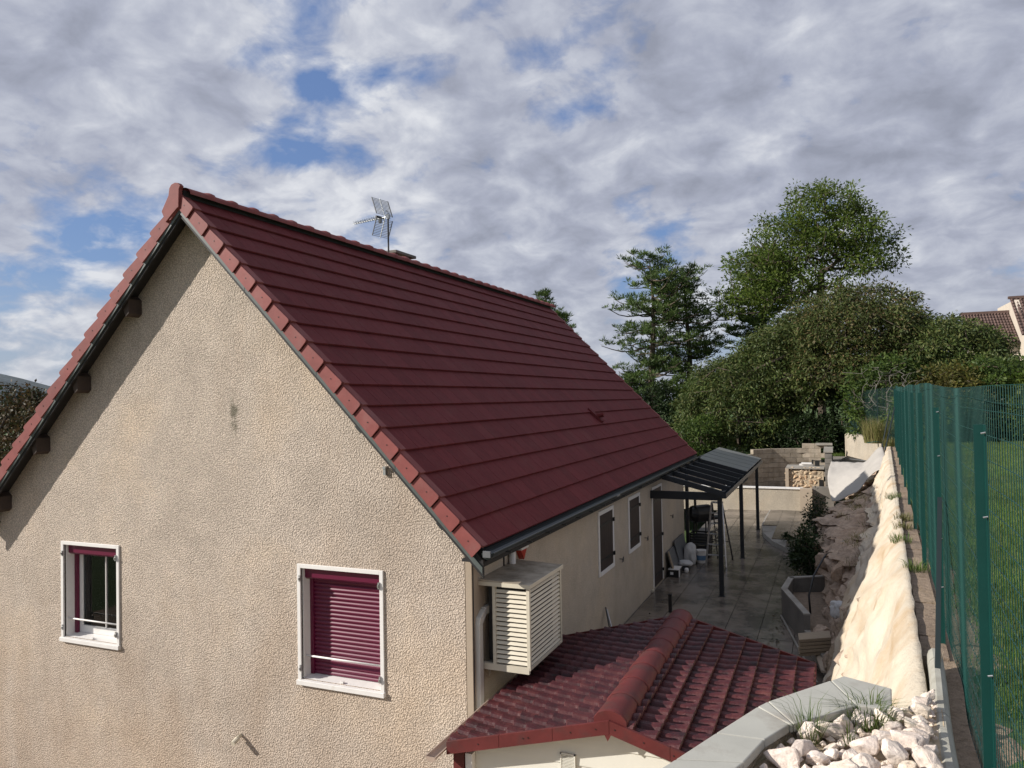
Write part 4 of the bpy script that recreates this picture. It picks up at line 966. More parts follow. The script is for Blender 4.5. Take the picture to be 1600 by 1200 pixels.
# grey soil bed against it, then the ochre stone wall
sw = thing('ochre_stone_wall', (6.55, 23.4, .3), 'low wall of sunlit ochre rubble stones behind the cream wall', 'wall')
import bmesh
def hull(name, n_, sx_, sy_, sz_, mt, seed, sub=0):
    rr_ = random.Random(seed); bm = bmesh.new()
    for _ in range(n_):
        th = rr_.uniform(0, 6.283); u_ = rr_.uniform(-1, 1); q = math.sqrt(1 - u_ * u_); k = rr_.uniform(.78, 1.0)
        v_ = (math.cos(th) * q, math.sin(th) * q, u_); mxx = max(abs(a) for a in v_) ** .55
        bm.verts.new((v_[0] / mxx * sx_ * k * .85, v_[1] / mxx * sy_ * k * .85, v_[2] / mxx * sz_ * k * .85))
    r = bmesh.ops.convex_hull(bm, input=bm.verts); 
    bmesh.ops.delete(bm, geom=[g for g in r['geom_interior'] if isinstance(g, bmesh.types.BMVert)], context='VERTS')
    if sub:
        bmesh.ops.bevel(bm, geom=list(bm.edges), offset=min(sx_, sz_) * .07, segments=1, affect='EDGES', profile=.6)
        bmesh.ops.triangulate(bm, faces=list(bm.faces))
        bmesh.ops.subdivide_edges(bm, edges=list(bm.edges), cuts=1, use_grid_fill=True)
        for v in bm.verts:
            c_ = v.co; s = .055 * min(sx_, sz_) * 2
            v.co = c_ + c_.normalized() * s * noise.noise(Vector((c_.x * 28 + seed, c_.y * 28, c_.z * 28)))
    me = bpy.data.meshes.new(name); bm.to_mesh(me); bm.free(); me.materials.append(MAT[mt]); return me
stm = [hull('stone', 16, .11, .08, .075, 'stone', 50 + i) for i in range(6)]
b = MB(); b.box(5.95, 7.22, 23.32, 24.6, .28, 1.30); b.build('core', 'bed', sw)
zz = .38
while zz < 1.36:
    x = 5.98 + random.uniform(-.04, .06)
    while x < 7.2:
        inst('stone', random.choice(stm), sw, (x, 23.33 + random.uniform(-.02, .02), zz + random.uniform(-.05, .05)), rot=(random.uniform(-.2, .2), random.uniform(-.9, .9), random.choice((0, 3.14))), scale=(random.uniform(.75, 1.35), .75, random.uniform(.7, 1.2)))
        x += random.uniform(.13, .20)
    zz += .12
b = MB(); b.box(5.9, 7.25, 23.25, 24.6, 1.37, 1.42); b.build('cap_slab', 'concrete', sw)
b = MB(); b.box(5.88, 6.0, 23.2, 24.6, .3, 1.38); b.build('side_pier', 'smooth_render', sw)
# pale slabs and tins on the stone wall
for i, (x, y, z_, sx_, mt, lab) in enumerate([(6.35, 24.2, 1.42, .5, 'white', 'pale slab offcut lying at the back of the ochre stone wall'), (6.42, 24.15, 1.475, .42, 'white', 'second pale slab offcut lying on top of the first on the stone wall')]):
    b = MB(); b.box(x, x + sx_, y, y + .3, z_, z_ + .05); b.build('slab_offcut', mt, label=lab, category='slab')
b = MB(); b.box(6.92, 7.08, 24.0, 24.2, 1.42, 1.60); b.box(6.80, 6.86, 24.0, 24.1, 1.50, 1.66); b.box(6.80, 7.2, 24.02, 24.08, 1.60, 1.64); b.build('tool_caddy', 'black', label='small black tool caddy on the stone wall', category='tool box')
b = MB(); b.box(7.06, 7.20, 23.22, 23.30, .62, .98); b.build('black_panel', 'black', label='narrow black plate on the end of the ochre stone wall', category='plate')
# block pier and pool-side slab to its right
pr_ = thing('block_pier', (7.45, 23.0, 0), 'grey block pier between the stone wall and the grey sheet', 'pier')
for k in range(10):
    b = MB(); b.box(7.28, 7.52, 22.9, 25.6, .02 + k * .2, .02 + k * .2 + .19); b.build('block', 'darkconcrete', pr_)
b = MB(); b.box(7.24, 7.56, 22.86, 25.64, 2.02, 2.07); b.build('cap_slab', 'concrete', pr_)
b = MB(); b.box(7.5, 8.9, 22.3, 27.4, 1.35, 1.55); pad = b.build('concrete_pad', 'darkconcrete', label='level concrete pad behind the grey sheet', category='slab')
b = MB(); b.box(7.52, 7.56, 22.5, 22.54, 1.55, 1.98); b.build('marker_rod', 'black', label='thin dark rod standing at the corner of the concrete pad', category='rod')
tr_ = thing('mortar_tray', (8.2, 24.3, 1.55), 'black mortar tray resting on the concrete pad', 'tray')
b = MB(); b.hexa([(7.8, 23.6, 1.56), (8.45, 22.9, 1.56), (8.75, 23.3, 1.56), (8.1, 25.6, 1.56)], [(7.72, 23.55, 1.66), (8.5, 22.75, 1.66), (8.85, 23.25, 1.66), (8.1, 25.8, 1.70)]); b.build('tray_body', 'black', tr_)
b = MB(); b.bar((7.9, 24.3, 1.72), (8.8, 23.3, 1.70), .05, .02); b.build('batten', 'greyboard', tr_)
# whitewashed wall stepping up to the fence corner
rw = thing('whitewashed_wall', (8.6, 25.5, 1.5), 'curved whitewashed retaining wall below the far fence corner', 'wall')
pts = [(8.05, 28.4, 2.42), (8.12, 27.6, 2.52), (8.55, 26.2, 2.50), (8.95, 24.8, 2.42), (9.2, 23.2, 2.36), (9.28, 21.8, 2.34)]
for a, c_ in zip(pts, pts[1:]):
    b = MB(); b.hexa([(a[0], a[1], 1.3), (a[0] + .25, a[1] + .05, 1.3), (c_[0] + .25, c_[1] + .05, 1.3), (c_[0], c_[1], 1.3)], [(a[0], a[1], a[2]), (a[0] + .25, a[1] + .05, a[2]), (c_[0] + .25, c_[1] + .05, c_[2]), (c_[0], c_[1], c_[2])]); b.build('wall_panel', 'stucco_pale', rw)

# ================================================================== GEOTEXTILE
def cloth_mesh(name, P, mt, label):
    b = MB(); b.grid(P); o = b.build(name, mt, smooth=True, label=label, category='geotextile sheet')
    md = o.modifiers.new('thickness', 'SOLIDIFY'); md.thickness = 0.012; md.offset = 1
    return o
def low_v(y):   # how far down the bank the cloth reaches (v at its lower edge)
    return float(np.interp(y, [-2.4, 1.0, 2.6, 3.5, 4.5, 6, 8, 11, 14, 17, 19, 21.5], [0.0, 0.02, .06, .22, .36, .54, .66, .74, .80, .84, .82, .60]))
P = []
for y in np.linspace(-2.35, 21.3, 330):
    lv = low_v(y); row = []
    lv += .03 * noise.noise(Vector((y * 1.1, 2.2, 0))) + .015 * noise.noise(Vector((y * 4, 7, 0))); lv = max(0, lv)
    for q in np.linspace(0, 1, 44):
        v = lv + (1 - lv) * q
        sm_ = bank_pt(y, v, 0.30)
        # long folds that fan down from the top edge, plus small creases
        ph = y * 2.6 + (1 - v) * 3.4
        fold = 0.012 * math.sin(ph * 7.5 + 2.5 * fbm(y * 1.1, v * 1.5, 6)) * (1 - v) ** .3 + 0.034 * math.sin(ph * 1.9 + 1.5 * fbm(y * .7, v * 1.2)) * (1 - v) ** .5 + 0.018 * fbm(ph * 1.6, v * 2.0, 3.0) + 0.035 * fbm(y * .8, v * 2, 8) + .012 * noise.noise(Vector((y * 9, v * 5, 2)))
        sag = .05 + .05 * math.sin(math.pi * v)
        x = sm_[0] - sag - fold; z = sm_[2] + sag * .55 + fold * .45
        if v > .97: z = max(z, 2.36); x = sm_[0] + .02
        row.append((x, sm_[1], z))
    row.append((top_x(y) + .055 + .012 * noise.noise(Vector((y * 3, 0, 0))), y, 2.375 + .006 * noise.noise(Vector((y * 5, 1, 0)))))
    P.append(row)
cloth_mesh('geotextile_sheet', P, 'cloth', 'long cream geotextile draped down the bank below the fence')
P = []
for i in range(60):
    u_ = i / 59; row = []
    for j in range(40):
        v = j / 39
        A = Vector((7.50, 21.7, 1.80)).lerp(Vector((9.10, 21.2, 2.35)), u_); A.z = 1.80 + .55 * ss(.62, .98, u_)
        B = Vector((7.50, 18.7, .80)).lerp(Vector((8.98, 16.6, 2.0)), u_); B.z = .80 + 1.2 * ss(.05, 1.0, u_) + .05 * math.sin(u_ * 9)
        q = A.lerp(B, v); q.x -= .12 * math.sin(math.pi * v) * (1 - u_); q.y -= .15 * math.sin(math.pi * v)
        q.z += .025 * math.sin(u_ * 16 + v * 3) * v + .04 * fbm(u_ * 3, v * 3, 1) + .05 * math.sin(math.pi * v)
        row.append(q)
    P.append(row)
cloth_mesh('grey_sheet', P, 'cloth_grey', 'pale grey sheet hanging over the end of the bank by the block pier')
# gravelly mortar patch along the foot of the cloth
b = MB(); rows = []
for y in np.linspace(1.6, 4.6, 60):
    rows.append([(lambda q: (q[0] - .07 - .05 * fbm(y * 7, v * 9), q[1], q[2] + .05 + .04 * fbm(y * 9, v * 8, 3)))(bank_pt(y, v, .5)) for v in np.linspace(.10, .30 + .25 * ss(1.6, 3.6, y), 16)])
b.grid(rows); b.build('rubble_mortar', 'gravel', kind='structure')

# top of the block wall under the fence
bw_ = thing('fence_base_wall', (8.5, 6, 2.2), 'gravel strewn block wall top between the geotextile and the fence', 'wall')
def skewbox(y0_, y1, xa, xb, z0, z1, m_):
    m_.hexa([(fence_x(y0_) + xa, y0_, z0), (fence_x(y0_) + xb, y0_, z0), (fence_x(y1) + xb, y1, z0), (fence_x(y1) + xa, y1, z0)],
            [(fence_x(y0_) + xa, y0_, z1), (fence_x(y0_) + xb, y0_, z1), (fence_x(y1) + xb, y1, z1), (fence_x(y1) + xa, y1, z1)])
y = -1.2
while y < 21:
    m_ = MB(); dz = random.uniform(-.006, .008); skewbox(y + .006, y + .494, -.19, -.025, 2.1, 2.345 + dz, m_); m_.build('block', 'gravel', bw_)
    y += .5
y = -1.2

# ================================================================== COPING, KERB, ROCKS
ct_ = thing('coped_retaining_wall', (7.3, -3.2, -1), 'retaining wall with wide grey coping stones angled around the rock bed', 'retaining wall')
ZC = 2.52
Lc = [(6.42, -4.75), (6.866, -3.68), (7.044 - .045, -3.34), (7.16, -2.94), (7.205, -2.85), (7.516, -2.41), (7.587, -2.31), (7.83, -2.425)]
Rc = [(6.70, -4.90), (7.156, -3.60), (7.225, -3.33), (7.326, -3.11), (7.345, -3.10), (7.645, -2.745), (7.66, -2.74), (7.812, -2.735)]
pairs = [(0, 1), (1, 2), (2, 3), (3, 4), (4, 5)]
for a, c_ in pairs:
    b = MB(); q = [(Lc[a][0], Lc[a][1]), (Rc[a][0], Rc[a][1]), (Rc[c_][0], Rc[c_][1]), (Lc[c_][0], Lc[c_][1])]
    mx0 = sum(p_[0] for p_ in q) / 4; my0 = sum(p_[1] for p_ in q) / 4
    d1 = Vector((Lc[c_][0] - Lc[a][0], Lc[c_][1] - Lc[a][1])).normalized() * .0025
    q = [(q[0][0] + d1.x, q[0][1] + d1.y), (q[1][0] + d1.x, q[1][1] + d1.y), (q[2][0] - d1.x, q[2][1] - d1.y), (q[3][0] - d1.x, q[3][1] - d1.y)]
    b.prism([(x, y, ZC - .045) for x, y in q][::-1], (0, 0, .045)); b.build('coping_stone', 'coping', ct_, bevel=.006)
b = MB(); q = [Lc[5], Rc[5], Rc[7], Lc[7], Lc[6]]; b.prism([(x + (.003 if i == 0 else 0), y, ZC - .045) for i, (x, y) in enumerate(q)][::-1], (0, 0, .045)); b.build('coping_stone', 'coping', ct_, bevel=.006)
b = MB()
for a in range(7):
    p0, p1, q0, q1 = Lc[a], Lc[a + 1], Rc[a], Rc[a + 1]
    def ins(p_, q_, t_): return (p_[0] + (q_[0] - p_[0]) * t_, p_[1] + (q_[1] - p_[1]) * t_)
    A_, B_, C_, D_ = ins(p0, q0, .12), ins(p0, q0, .88), ins(p1, q1, .88), ins(p1, q1, .12)
    b.hexa([(*A_, -1.1), (*B_, -1.1), (*C_, -1.1), (*D_, -1.1)], [(*A_, ZC - .05), (*B_, ZC - .05), (*C_, ZC - .05), (*D_, ZC - .05)])
b.build('wall_body', 'stucco_pale', ct_)

# kerb
kb = thing('concrete_kerb', (8.15, -2.5, 2.3), 'round topped pale concrete kerb running below the fence', 'kerb')
kc = [(-1.42, 0.0), (-1.62, 0), (-1.635, 0), (-2.55, 0), (-2.56, 0), (-3.5, .01), (-3.51, .01), (-5.2, .03)]
prof = [(-.045, 2.2), (-.045, 2.42), (-.036, 2.45), (-.015, 2.47), (.015, 2.47), (.036, 2.45), (.045, 2.42), (.045, 2.2)]
for a, c_ in ((0, 1), (2, 3), (4, 5), (6, 7)):
    ya, oa = kc[a]; yb, ob = kc[c_]; rows = []
    n_ = 8
    for i in range(n_ + 1):
        yy = ya + (yb - ya) * i / n_; xx = fence_x(yy) - .125 - .035 * ss(-1.4, -3.0, yy)
        rows.append([(xx + p_[0] * 1.0, yy, p_[1] + .004 * fbm(yy * 3, 1)) for p_ in prof])
    b = MB(); b.grid(rows); b.f.append(tuple(range(8))[::-1]); b.f.append(tuple(range(n_ * 8, n_ * 8 + 8))); b.build('kerb_stone', 'kerb', kb, smooth=False)

# white rocks, each one a thing
rockm = [hull('rock', 15 + i % 5, .092 * random.uniform(.85, 1.2), .078 * random.uniform(.85, 1.15), .066 * random.uniform(.8, 1.15), 'rockwhite', 100 + i, 1) for i in range(14)]
placed = []
spots = []
tries = 0
while tries < 9000:
    tries += 1
    y = random.uniform(-5.0, -1.75); x = random.uniform(6.8, 8.22)
    x0 = cop_edge(y) + .06; x1 = fence_x(y) - .19 - .03 * ss(-1.4, -3.0, y)
    if y > -2.70: x0 = max(x0, 7.86 + (y + 2.7) * .35)
    if not (x0 < x < x1): continue
    s_ = random.choice((random.uniform(.5, .8), random.uniform(.7, 1.1), random.uniform(.9, 1.3)))
    r_ = .088 * s_
    if any((x - a) ** 2 + (y - c_) ** 2 < (.60 * (r_ + d)) ** 2 for a, c_, d in placed): continue
    placed.append((x, y, r_)); spots.append((x, y, s_))
gr = 'white limestone rocks heaped behind the coping'
spots.sort(key=lambda q: q[1])
def rock_label(x, y, s_):
    sz = 'large' if s_ > 1.25 else ('medium' if s_ > .90 else 'small')
    t_ = (x - cop_edge(y)) / max(.05, fence_x(y) - .17 - cop_edge(y))
    ac = 'along the inner edge of the coping' if t_ < .25 else ('in the middle of the heap' if t_ < .5 else ('on the kerb side of the heap' if t_ < .75 else 'right against the concrete kerb'))
    dp = 'at the far end' if y > -2.6 else ('behind the nearer rows' if y > -3.1 else ('in the nearer rows' if y > -3.6 else 'in the nearest row'))
    return sz + ' white limestone rock ' + ac + ' ' + dp
for i, (x, y, s_) in enumerate(spots):
    z_ = 2.415 + .035 * s_ + .06 * ss(7.4, 8.1, x) + random.uniform(0, .03)
    o = inst('rock', rockm[i % 14], None, (x, y, z_), rot=(random.uniform(-.5, .5), random.uniform(-.5, .5), random.uniform(0, 6.28)), scale=(s_, s_, s_ * random.uniform(.85, 1.1)), label=rock_label(x, y, s_))
    o['category'] = 'rock'; o['group'] = gr
# small chips between them
ch = MB()
for q in range(900):
    y = random.uniform(-5, -1.5); x0 = cop_edge(y) + .01; x1 = fence_x(y) - .17
    if x1 < x0: continue
    x = random.uniform(x0, x1); r_ = random.uniform(.008, .026); z_ = 2.445 + r_ * .3
    a = random.uniform(0, 6.28); n0 = len(ch.v)
    for k in range(5): ch.v.append((x + math.cos(a + k * 1.257) * r_ * random.uniform(.7, 1.1), y + math.sin(a + k * 1.257) * r_ * random.uniform(.7, 1.1), z_ + random.uniform(-.2, .2) * r_))
    ch.v.append((x, y, z_ + r_ * .8)); ch.v.append((x, y, z_ - r_))
    for k in range(5): ch.f.append((n0 + k, n0 + (k + 1) % 5, n0 + 5)); ch.f.append((n0 + (k + 1) % 5, n0 + k, n0 + 6))
o = ch.build('stone_chips', 'rockwhite', kind='stuff', label='small stone chips strewn between the white rocks', category='gravel')
# boulders along the foot of the cut
bm_ = [hull('boulder', 22, .30, .34, .22, 'rockface', 300 + i, 1) for i in range(4)]
for i, (x, y, z_, s_, lab) in enumerate([(7.32, 6.0, .30, .75, 'brown boulder behind the planter next to the board stack'), (7.50, 8.9, .85, 1.0, 'pale boulder in the cut above the planter'), (7.30, 11.2, .75, 1.25, 'broad flat boulder jutting from the middle of the rock cutting'), (7.5, 13.4, .95, 1.1, 'rounded boulder behind the climbing shrub'), (7.62, 7.4, 1.05, .6, 'small light boulder just below the hanging geotextile'), (7.45, 4.6, .30, .55, 'small brown boulder between the board stack and the geotextile')]):
    o = inst('boulder', bm_[i % 4], None, (x, y, z_), rot=(.2 * i, .15, i * 1.3), scale=(s_ * .8, s_ * 1.3, s_), label=lab); o['category'] = 'boulder'
lump('plastic_bag', (7.60, 5.9, .62), .14, .16, .15, 'bag', 'crumpled pale bag lying on the rock above the planter', 'bag', 2.2, .3, .3)
# planter of concrete
pt = thing('concrete_planter', (6.95, 7.8, 0), 'angular open concrete planter at the foot of the rock cutting', 'planter')
pp = [(6.60, 8.0), (6.68, 9.0), (7.30, 9.35)]; pq = [(6.60, 8.0), (7.05, 6.35)]
def wallseg(a, c_, z0, z1, th, nm, mt, parent):
    d_ = Vector((c_[0] - a[0], c_[1] - a[1], 0)).normalized(); n_ = Vector((d_.y, -d_.x, 0)) * th
    if n_.x < 0: n_ = -n_
    b = MB(); A_, B_ = Vector((*a, z0)), Vector((*c_, z0)); b.hexa([A_, A_ + n_, B_ + n_, B_], [Vector((*a, z1)), Vector((*a, z1)) + n_, Vector((*c_, z1)) + n_, Vector((*c_, z1))]); return b.build(nm, mt, parent)
for (a, c_) in ((pp[0], pp[1]), (pp[1], pp[2]), (pq[1], pq[0])):
    wallseg(a, c_, -.04, .50, .10, 'planter_side', 'darkconcrete', pt)
    wallseg((a[0] - .003, a[1]), (c_[0] - .003, c_[1]), .50, .525, .11, 'rim', 'concrete', pt)
b = MB(); b.prism([(6.7, 8.0, .22), (6.78, 8.9, .22), (7.5, 9.2, .22), (7.5, 5.9, .22), (7.08, 6.4, .22)][::-1], (0, 0, .02)); b.build('soil', 'gravel', pt)
wallseg((7.05, 6.34), (7.36, 5.0), -.04, .26, .09, 'low_side', 'concrete', pt)
b = MB(); b.prism([(7.12, 6.2, .18), (7.6, 6.2, .24), (7.6, 4.3, .24), (7.33, 4.6, .18)][::-1], (0, 0, .03)); b.build('ledge_slab', 'smooth_render', pt)
b = MB(); b.bar((6.585, 7.95, .02), (7.27, 4.6, .02), .03, .03); b.build('edge_strip', 'concrete', pt)
for k in range(5):
    b = MB(); z_ = .235 + k * .052; o_ = random.uniform(-.015, .015)
    b.hexa([(6.99 + o_, 5.35, z_), (7.44 + o_, 5.65, z_), (7.46 + o_, 5.30, z_), (7.02 + o_, 5.02, z_)], [(6.99 + o_, 5.35, z_ + .042), (7.44 + o_, 5.65, z_ + .042), (7.46 + o_, 5.30, z_ + .042), (7.02 + o_, 5.02, z_ + .042)])
    b.build('wooden_board', 'timber', label=['bottom', 'second lowest', 'middle', 'second from top', 'topmost'][k] + ' weathered board of the stack on the planter ledge', category='board', group='boards stacked on the planter ledge')
b = MB(); b.tube([(7.12, 7.45, .24), (7.10, 7.5, .55), (7.18, 7.9, .82), (7.35, 8.6, 1.02), (7.52, 9.2, 1.10)], .018, 8); b.build('water_pipe', 'black', smooth=True, label='thin black pipe arching out of the planter', category='pipe')
b = MB(); b.tube([(7.52, 9.2, 1.10), (7.72, 9.6, 1.18)], .024, 8); b.build('drain_stub', 'concrete', smooth=True, label='short pale pipe stub at the end of the black arching pipe', category='pipe')

# ================================================================== SHED
sh = thing('garden_shed', (5.75, 0.9, -1.0), 'white clad garden shed with a dark red tile roof in front of the terrace', 'shed')
RXs, RZs, HW, YF, YK = 5.735, 1.385, 1.56, -0.80, 2.56; dz_ = .425; AS = math.atan2(dz_, HW); CS, SS_ = math.cos(AS), math.sin(AS); SLs = math.hypot(HW, dz_)
b = MB()
for i, (z0, z1) in enumerate([(-1, .35), (.35, .62), (.62, .80), (.80, .98)]): pass
# cladding boards of the front gable, lapped
zb = -1.0; k = 0
while zb < RZs - .1:
    z1 = min(zb + .185, RZs - .08)
    def hwid(z_): return min(HW - .16, (RZs - .09 - z_) / dz_ * HW)
    if hwid(zb) <= .02: break
    b = MB(); w0, w1 = hwid(zb), max(.01, hwid(z1)); b.prism([(RXs - w0, YF + .13, zb), (RXs + w0, YF + .13, zb), (RXs + w1, YF + .142, z1), (RXs - w1, YF + .142, z1)], (0, .03, 0)); b.build('cladding_board', 'shedwhite', sh)
    zb = z1 + .004; k += 1
b = MB(); b.box(RXs - HW + .16, RXs + HW - .16, YF + .18, YF + .22, -1, RZs - dz_ - .05); b.box(RXs - HW + .13, RXs - HW + .17, YF + .18, YK - .1, -1, RZs - dz_ - .02); b.box(RXs + HW - .17, RXs + HW - .13, YF + .18, YK - .1, -1, RZs - dz_ - .02); b.box(RXs - HW + .17, RXs + HW - .17, YK - .14, YK - .1, -1, RZs - dz_); b.build('shed_wall', 'shedwhite', sh)
b = MB()
for sg in (1, -1):
    b.prism([(RXs, YK - .14, RZs - .06), (RXs + sg * HW, YK - .14, RZs - .06 - dz_), (RXs, YK - .14, RZs - .06 - dz_)], (0, .04, 0))
b.build('rear_gable', 'shedwhite', sh)
# vent grille
b = MB(); gx0, gx1, gz0, gz1 = 5.235, 5.375, .80, .985; b.box(gx0, gx1, YF + .11, YF + .128, gz0, gz0 + .012); b.box(gx0, gx1, YF + .11, YF + .128, gz1 - .012, gz1); b.box(gx0, gx0 + .01, YF + .11, YF + .128, gz0, gz1); b.box(gx1 - .01, gx1, YF + .11, YF + .128, gz0, gz1); vg = b.build('vent_grille', 'shedwhite', sh)
gs = MB(); gs.box(0, gx1 - gx0 - .02, 0, .010, 0, .006); gsm = gs.mesh('grille_bar', MAT['shedwhite'])
for k in range(12): inst('grille_bar', gsm, vg, (gx0 + .01, YF + .113, gz0 + .018 + k * .013))
# roof tiles: rows parallel to the ridge, each tile a curved pan
deck = MB()
for sg in (1, -1):
    deck.hexa([(RXs, YF, RZs - .07), (RXs + sg * HW, YF, RZs - .07 - dz_), (RXs + sg * HW, YK, RZs - .07 - dz_), (RXs, YK, RZs - .07)][::sg], [(RXs, YF, RZs - .04), (RXs + sg * HW, YF, RZs - .04 - dz_), (RXs + sg * HW, YK, RZs - .04 - dz_), (RXs, YK, RZs - .04)][::sg])
sroof = deck.build('shed_roof', 'shedred', sh)
rowsN = 8; pit = SLs / rowsN; tw = .168
def pan(sg):
    m_ = MB(); prof = []
    for i in range(9):
        t_ = i / 8; prof.append((t_ * tw, .026 * (math.sin(t_ * math.pi * 2 - .9) + .35 * math.sin(t_ * math.pi * 4)) + .022))
    def P(a, yy, h): return (sg * (a * CS + h * SS_), yy, -a * SS_ + h * CS)
    rows = []
    for a, up_ in ((-.03, -.026), (pit * .5, .004), (pit - .010, .040), (pit, .030)):
        rows.append([P(a, yy, h + up_) for yy, h in prof])
    rows.append([P(pit - .002, yy, h - .020) for yy, h in prof])
    m_.grid(rows if sg > 0 else rows[::-1])
    return m_.mesh('curved_tile', MAT['shedtile'], smooth=False)
PM = {1: pan(1), -1: pan(-1)}
nt_ = int((YK - YF) / tw)
for sg in (1, -1):
    for r_ in range(rowsN):
        for i in range(nt_):
            if sg < 0 and False: continue
            a = r_ * pit
            yy = YF + i * tw + (0.0)
            inst('curved_tile', PM[sg], sroof, (RXs + sg * a * CS, yy, RZs - .03 - a * SS_), rot=(random.uniform(-.006, .006), random.uniform(-.006, .006), 0))
# ridge caps
def shed_ridge():
    m_ = MB(); S = .42; prof = [(math.cos(math.radians(a)) * .150, math.sin(math.radians(a)) * .105 - .040) for a in (-12, 15, 45, 75, 90, 105, 135, 165, 192)]
    rows = [[(x * s_, yy, z_ * s_ + .01) for x, z_ in prof] for yy, s_ in ((0, .96), (.012, 1.03), (.03, 1.04), (S - .02, .95), (S, .93))]
    m_.grid(rows); return m_.mesh('ridge_cap', MAT['shedred'], smooth=True)
SR = shed_ridge()
b = MB(); b.prism([(RXs + math.cos(math.radians(a)) * .15, YF + .002, RZs + .012 - .03 + math.sin(math.radians(a)) * .105) for a in (-14, 15, 45, 75, 90, 105, 135, 165, 194)][::-1], (0, .012, 0)); b.build('ridge_end', 'shedred', sroof)
b = MB(); b.prism([(RXs + math.cos(math.radians(a)) * .145, YK - .014, RZs + .012 - .03 + math.sin(math.radians(a)) * .105) for a in (-14, 15, 45, 75, 90, 105, 135, 165, 194)][::-1], (0, .012, 0)); b.build('ridge_end', 'shedred', sroof)
for k in range(8): inst('ridge_cap', SR, sroof, (RXs, YF + .01 + k * .42, RZs + .012))
# barge boards front and back
for yy, th, nm in ((YF - .032, .03, 'barge_board'), (YK + .002, .03, 'barge_board')):
    for sg in (1, -1):
        for q in range(3):
            xa, xb = HW * q / 3 + .002, HW * (q + 1) / 3 - .002
            if q == 2: xb = HW + .02
            def zt(xx): return RZs + .012 - dz_ * xx / HW
            b = MB(); b.prism([(RXs + sg * xa, yy, zt(xa)), (RXs + sg * xb, yy, zt(xb)), (RXs + sg * xb, yy, zt(xb) - .115), (RXs + sg * xa, yy, zt(xa) - .115)][::sg], (0, th, 0)); bb_ = b.build(nm, 'shedred', sroof)
b = MB(); b.prism([(RXs - .05, YF - .030, RZs - .10), (RXs + .02, YF - .030, RZs - .10), (RXs - .015, YF - .030, RZs - .165)], (0, .02, 0)); b.build('apex_piece', 'shedred', sroof)
b = MB()
for sg, xx in ((-1, .35), (-1, .75), (-1, .80), (-1, 1.25), (1, .3), (1, .55), (-1, .12), (1, .05)):
    x = RXs + sg * xx; z_ = RZs + .012 - dz_ * xx / HW - .055; b.tube([(x, YF - .032, z_), (x, YF - .037, z_)], .006, 6)
b.build('barge_screws', 'black', sroof, kind='stuff')
# side trims and gutter on the house side
b = MB(); b.box(RXs - HW - .025, RXs - HW + .01, YF, YK, RZs - dz_ - .10, RZs - dz_ + .015); b.box(RXs + HW - .01, RXs + HW + .025, YF, YK, RZs - dz_ - .10, RZs - dz_ + .015); b.build('eave_trim', 'shedred', sroof)
gp = [(math.cos(math.radians(a)) * .05, math.sin(math.radians(a)) * .05) for a in range(180, 361, 30)]
b = MB(); gxc = RXs - HW - .085
b.grid([[(gxc + x, yy, .90 + z_) for x, z_ in gp] for yy in (YF - .22, YK)]); b.grid([[(gxc + x * .9, yy, .902 + z_ * .9) for x, z_ in gp] for yy in (YF - .22, YK)])
b.box(gxc - .055, gxc - .045, YF - .22, YK, .895, .905); b.box(gxc + .045, gxc + .055, YF - .22, YK, .895, .905); b.prism([(gxc + x, YF - .22, .90 + z_) for x, z_ in gp][::-1], (0, .004, 0))
b.build('shed_gutter', 'shedgutter', sh)
b = MB(); b.box(RXs - HW + .02, RXs - HW + .12, YF + .03, YF + .15, -.9, .86); b.build('corner_post', 'shedred', sh)
b = MB(); b.box(RXs - HW + .13, RXs - HW + .20, YF + .06, YF + .128, -1, .85); b.build('corner_trim', 'white', sh)

# ================================================================== FENCE
fe = thing('wire_fence', (8.8, 8, 2.3), 'dark green welded wire fence along the top of the bank', 'fence')
def ftop(y): return 4.20 + .0075 * (y + 4) + .012 * math.sin(y * 1.1) + .02 * math.sin(y * .37)
posts = [-6.3, -3.77, -0.85, 1.75, 4.25, 6.75, 9.25, 11.75, 14.25, 16.75, 19.25, 20.9]
for i, yy in enumerate(posts):
    x = fence_x(yy) - .045; zt_ = ftop(yy) - (.15 if i < 3 else .10)
    if i == 1: x = 8.083
    b = MB(); b.box(x - .021, x + .017, yy - .003, yy + .003, 2.15, zt_); b.box(x + .012, x + .017, yy - .022, yy + .022, 2.15, zt_); b.build('post', 'fence', fe)
    if i in (1, 2):
        for zz in (zt_ - .03, zt_ - .35, zt_ - .95, zt_ - 1.3):
            b = MB(); b.tube([(x + .014, yy - .03, zz), (x - .002, yy - .028, zz - .004)], .0035, 6); b.build('wire_clip', 'metal', fe)
b = MB(); b.bar((8.265, -.90, 3.40), (8.108, -1.92, 2.36), .030, .030); b.build('strut', 'fence_shaded', fe)
b = MB(); b.bar((fence_x(20.9) - .05, 20.85, 3.7), (fence_x(19.3) - .35, 19.6, 2.35), .035, .035); b.build('strut', 'fence_shaded', fe)
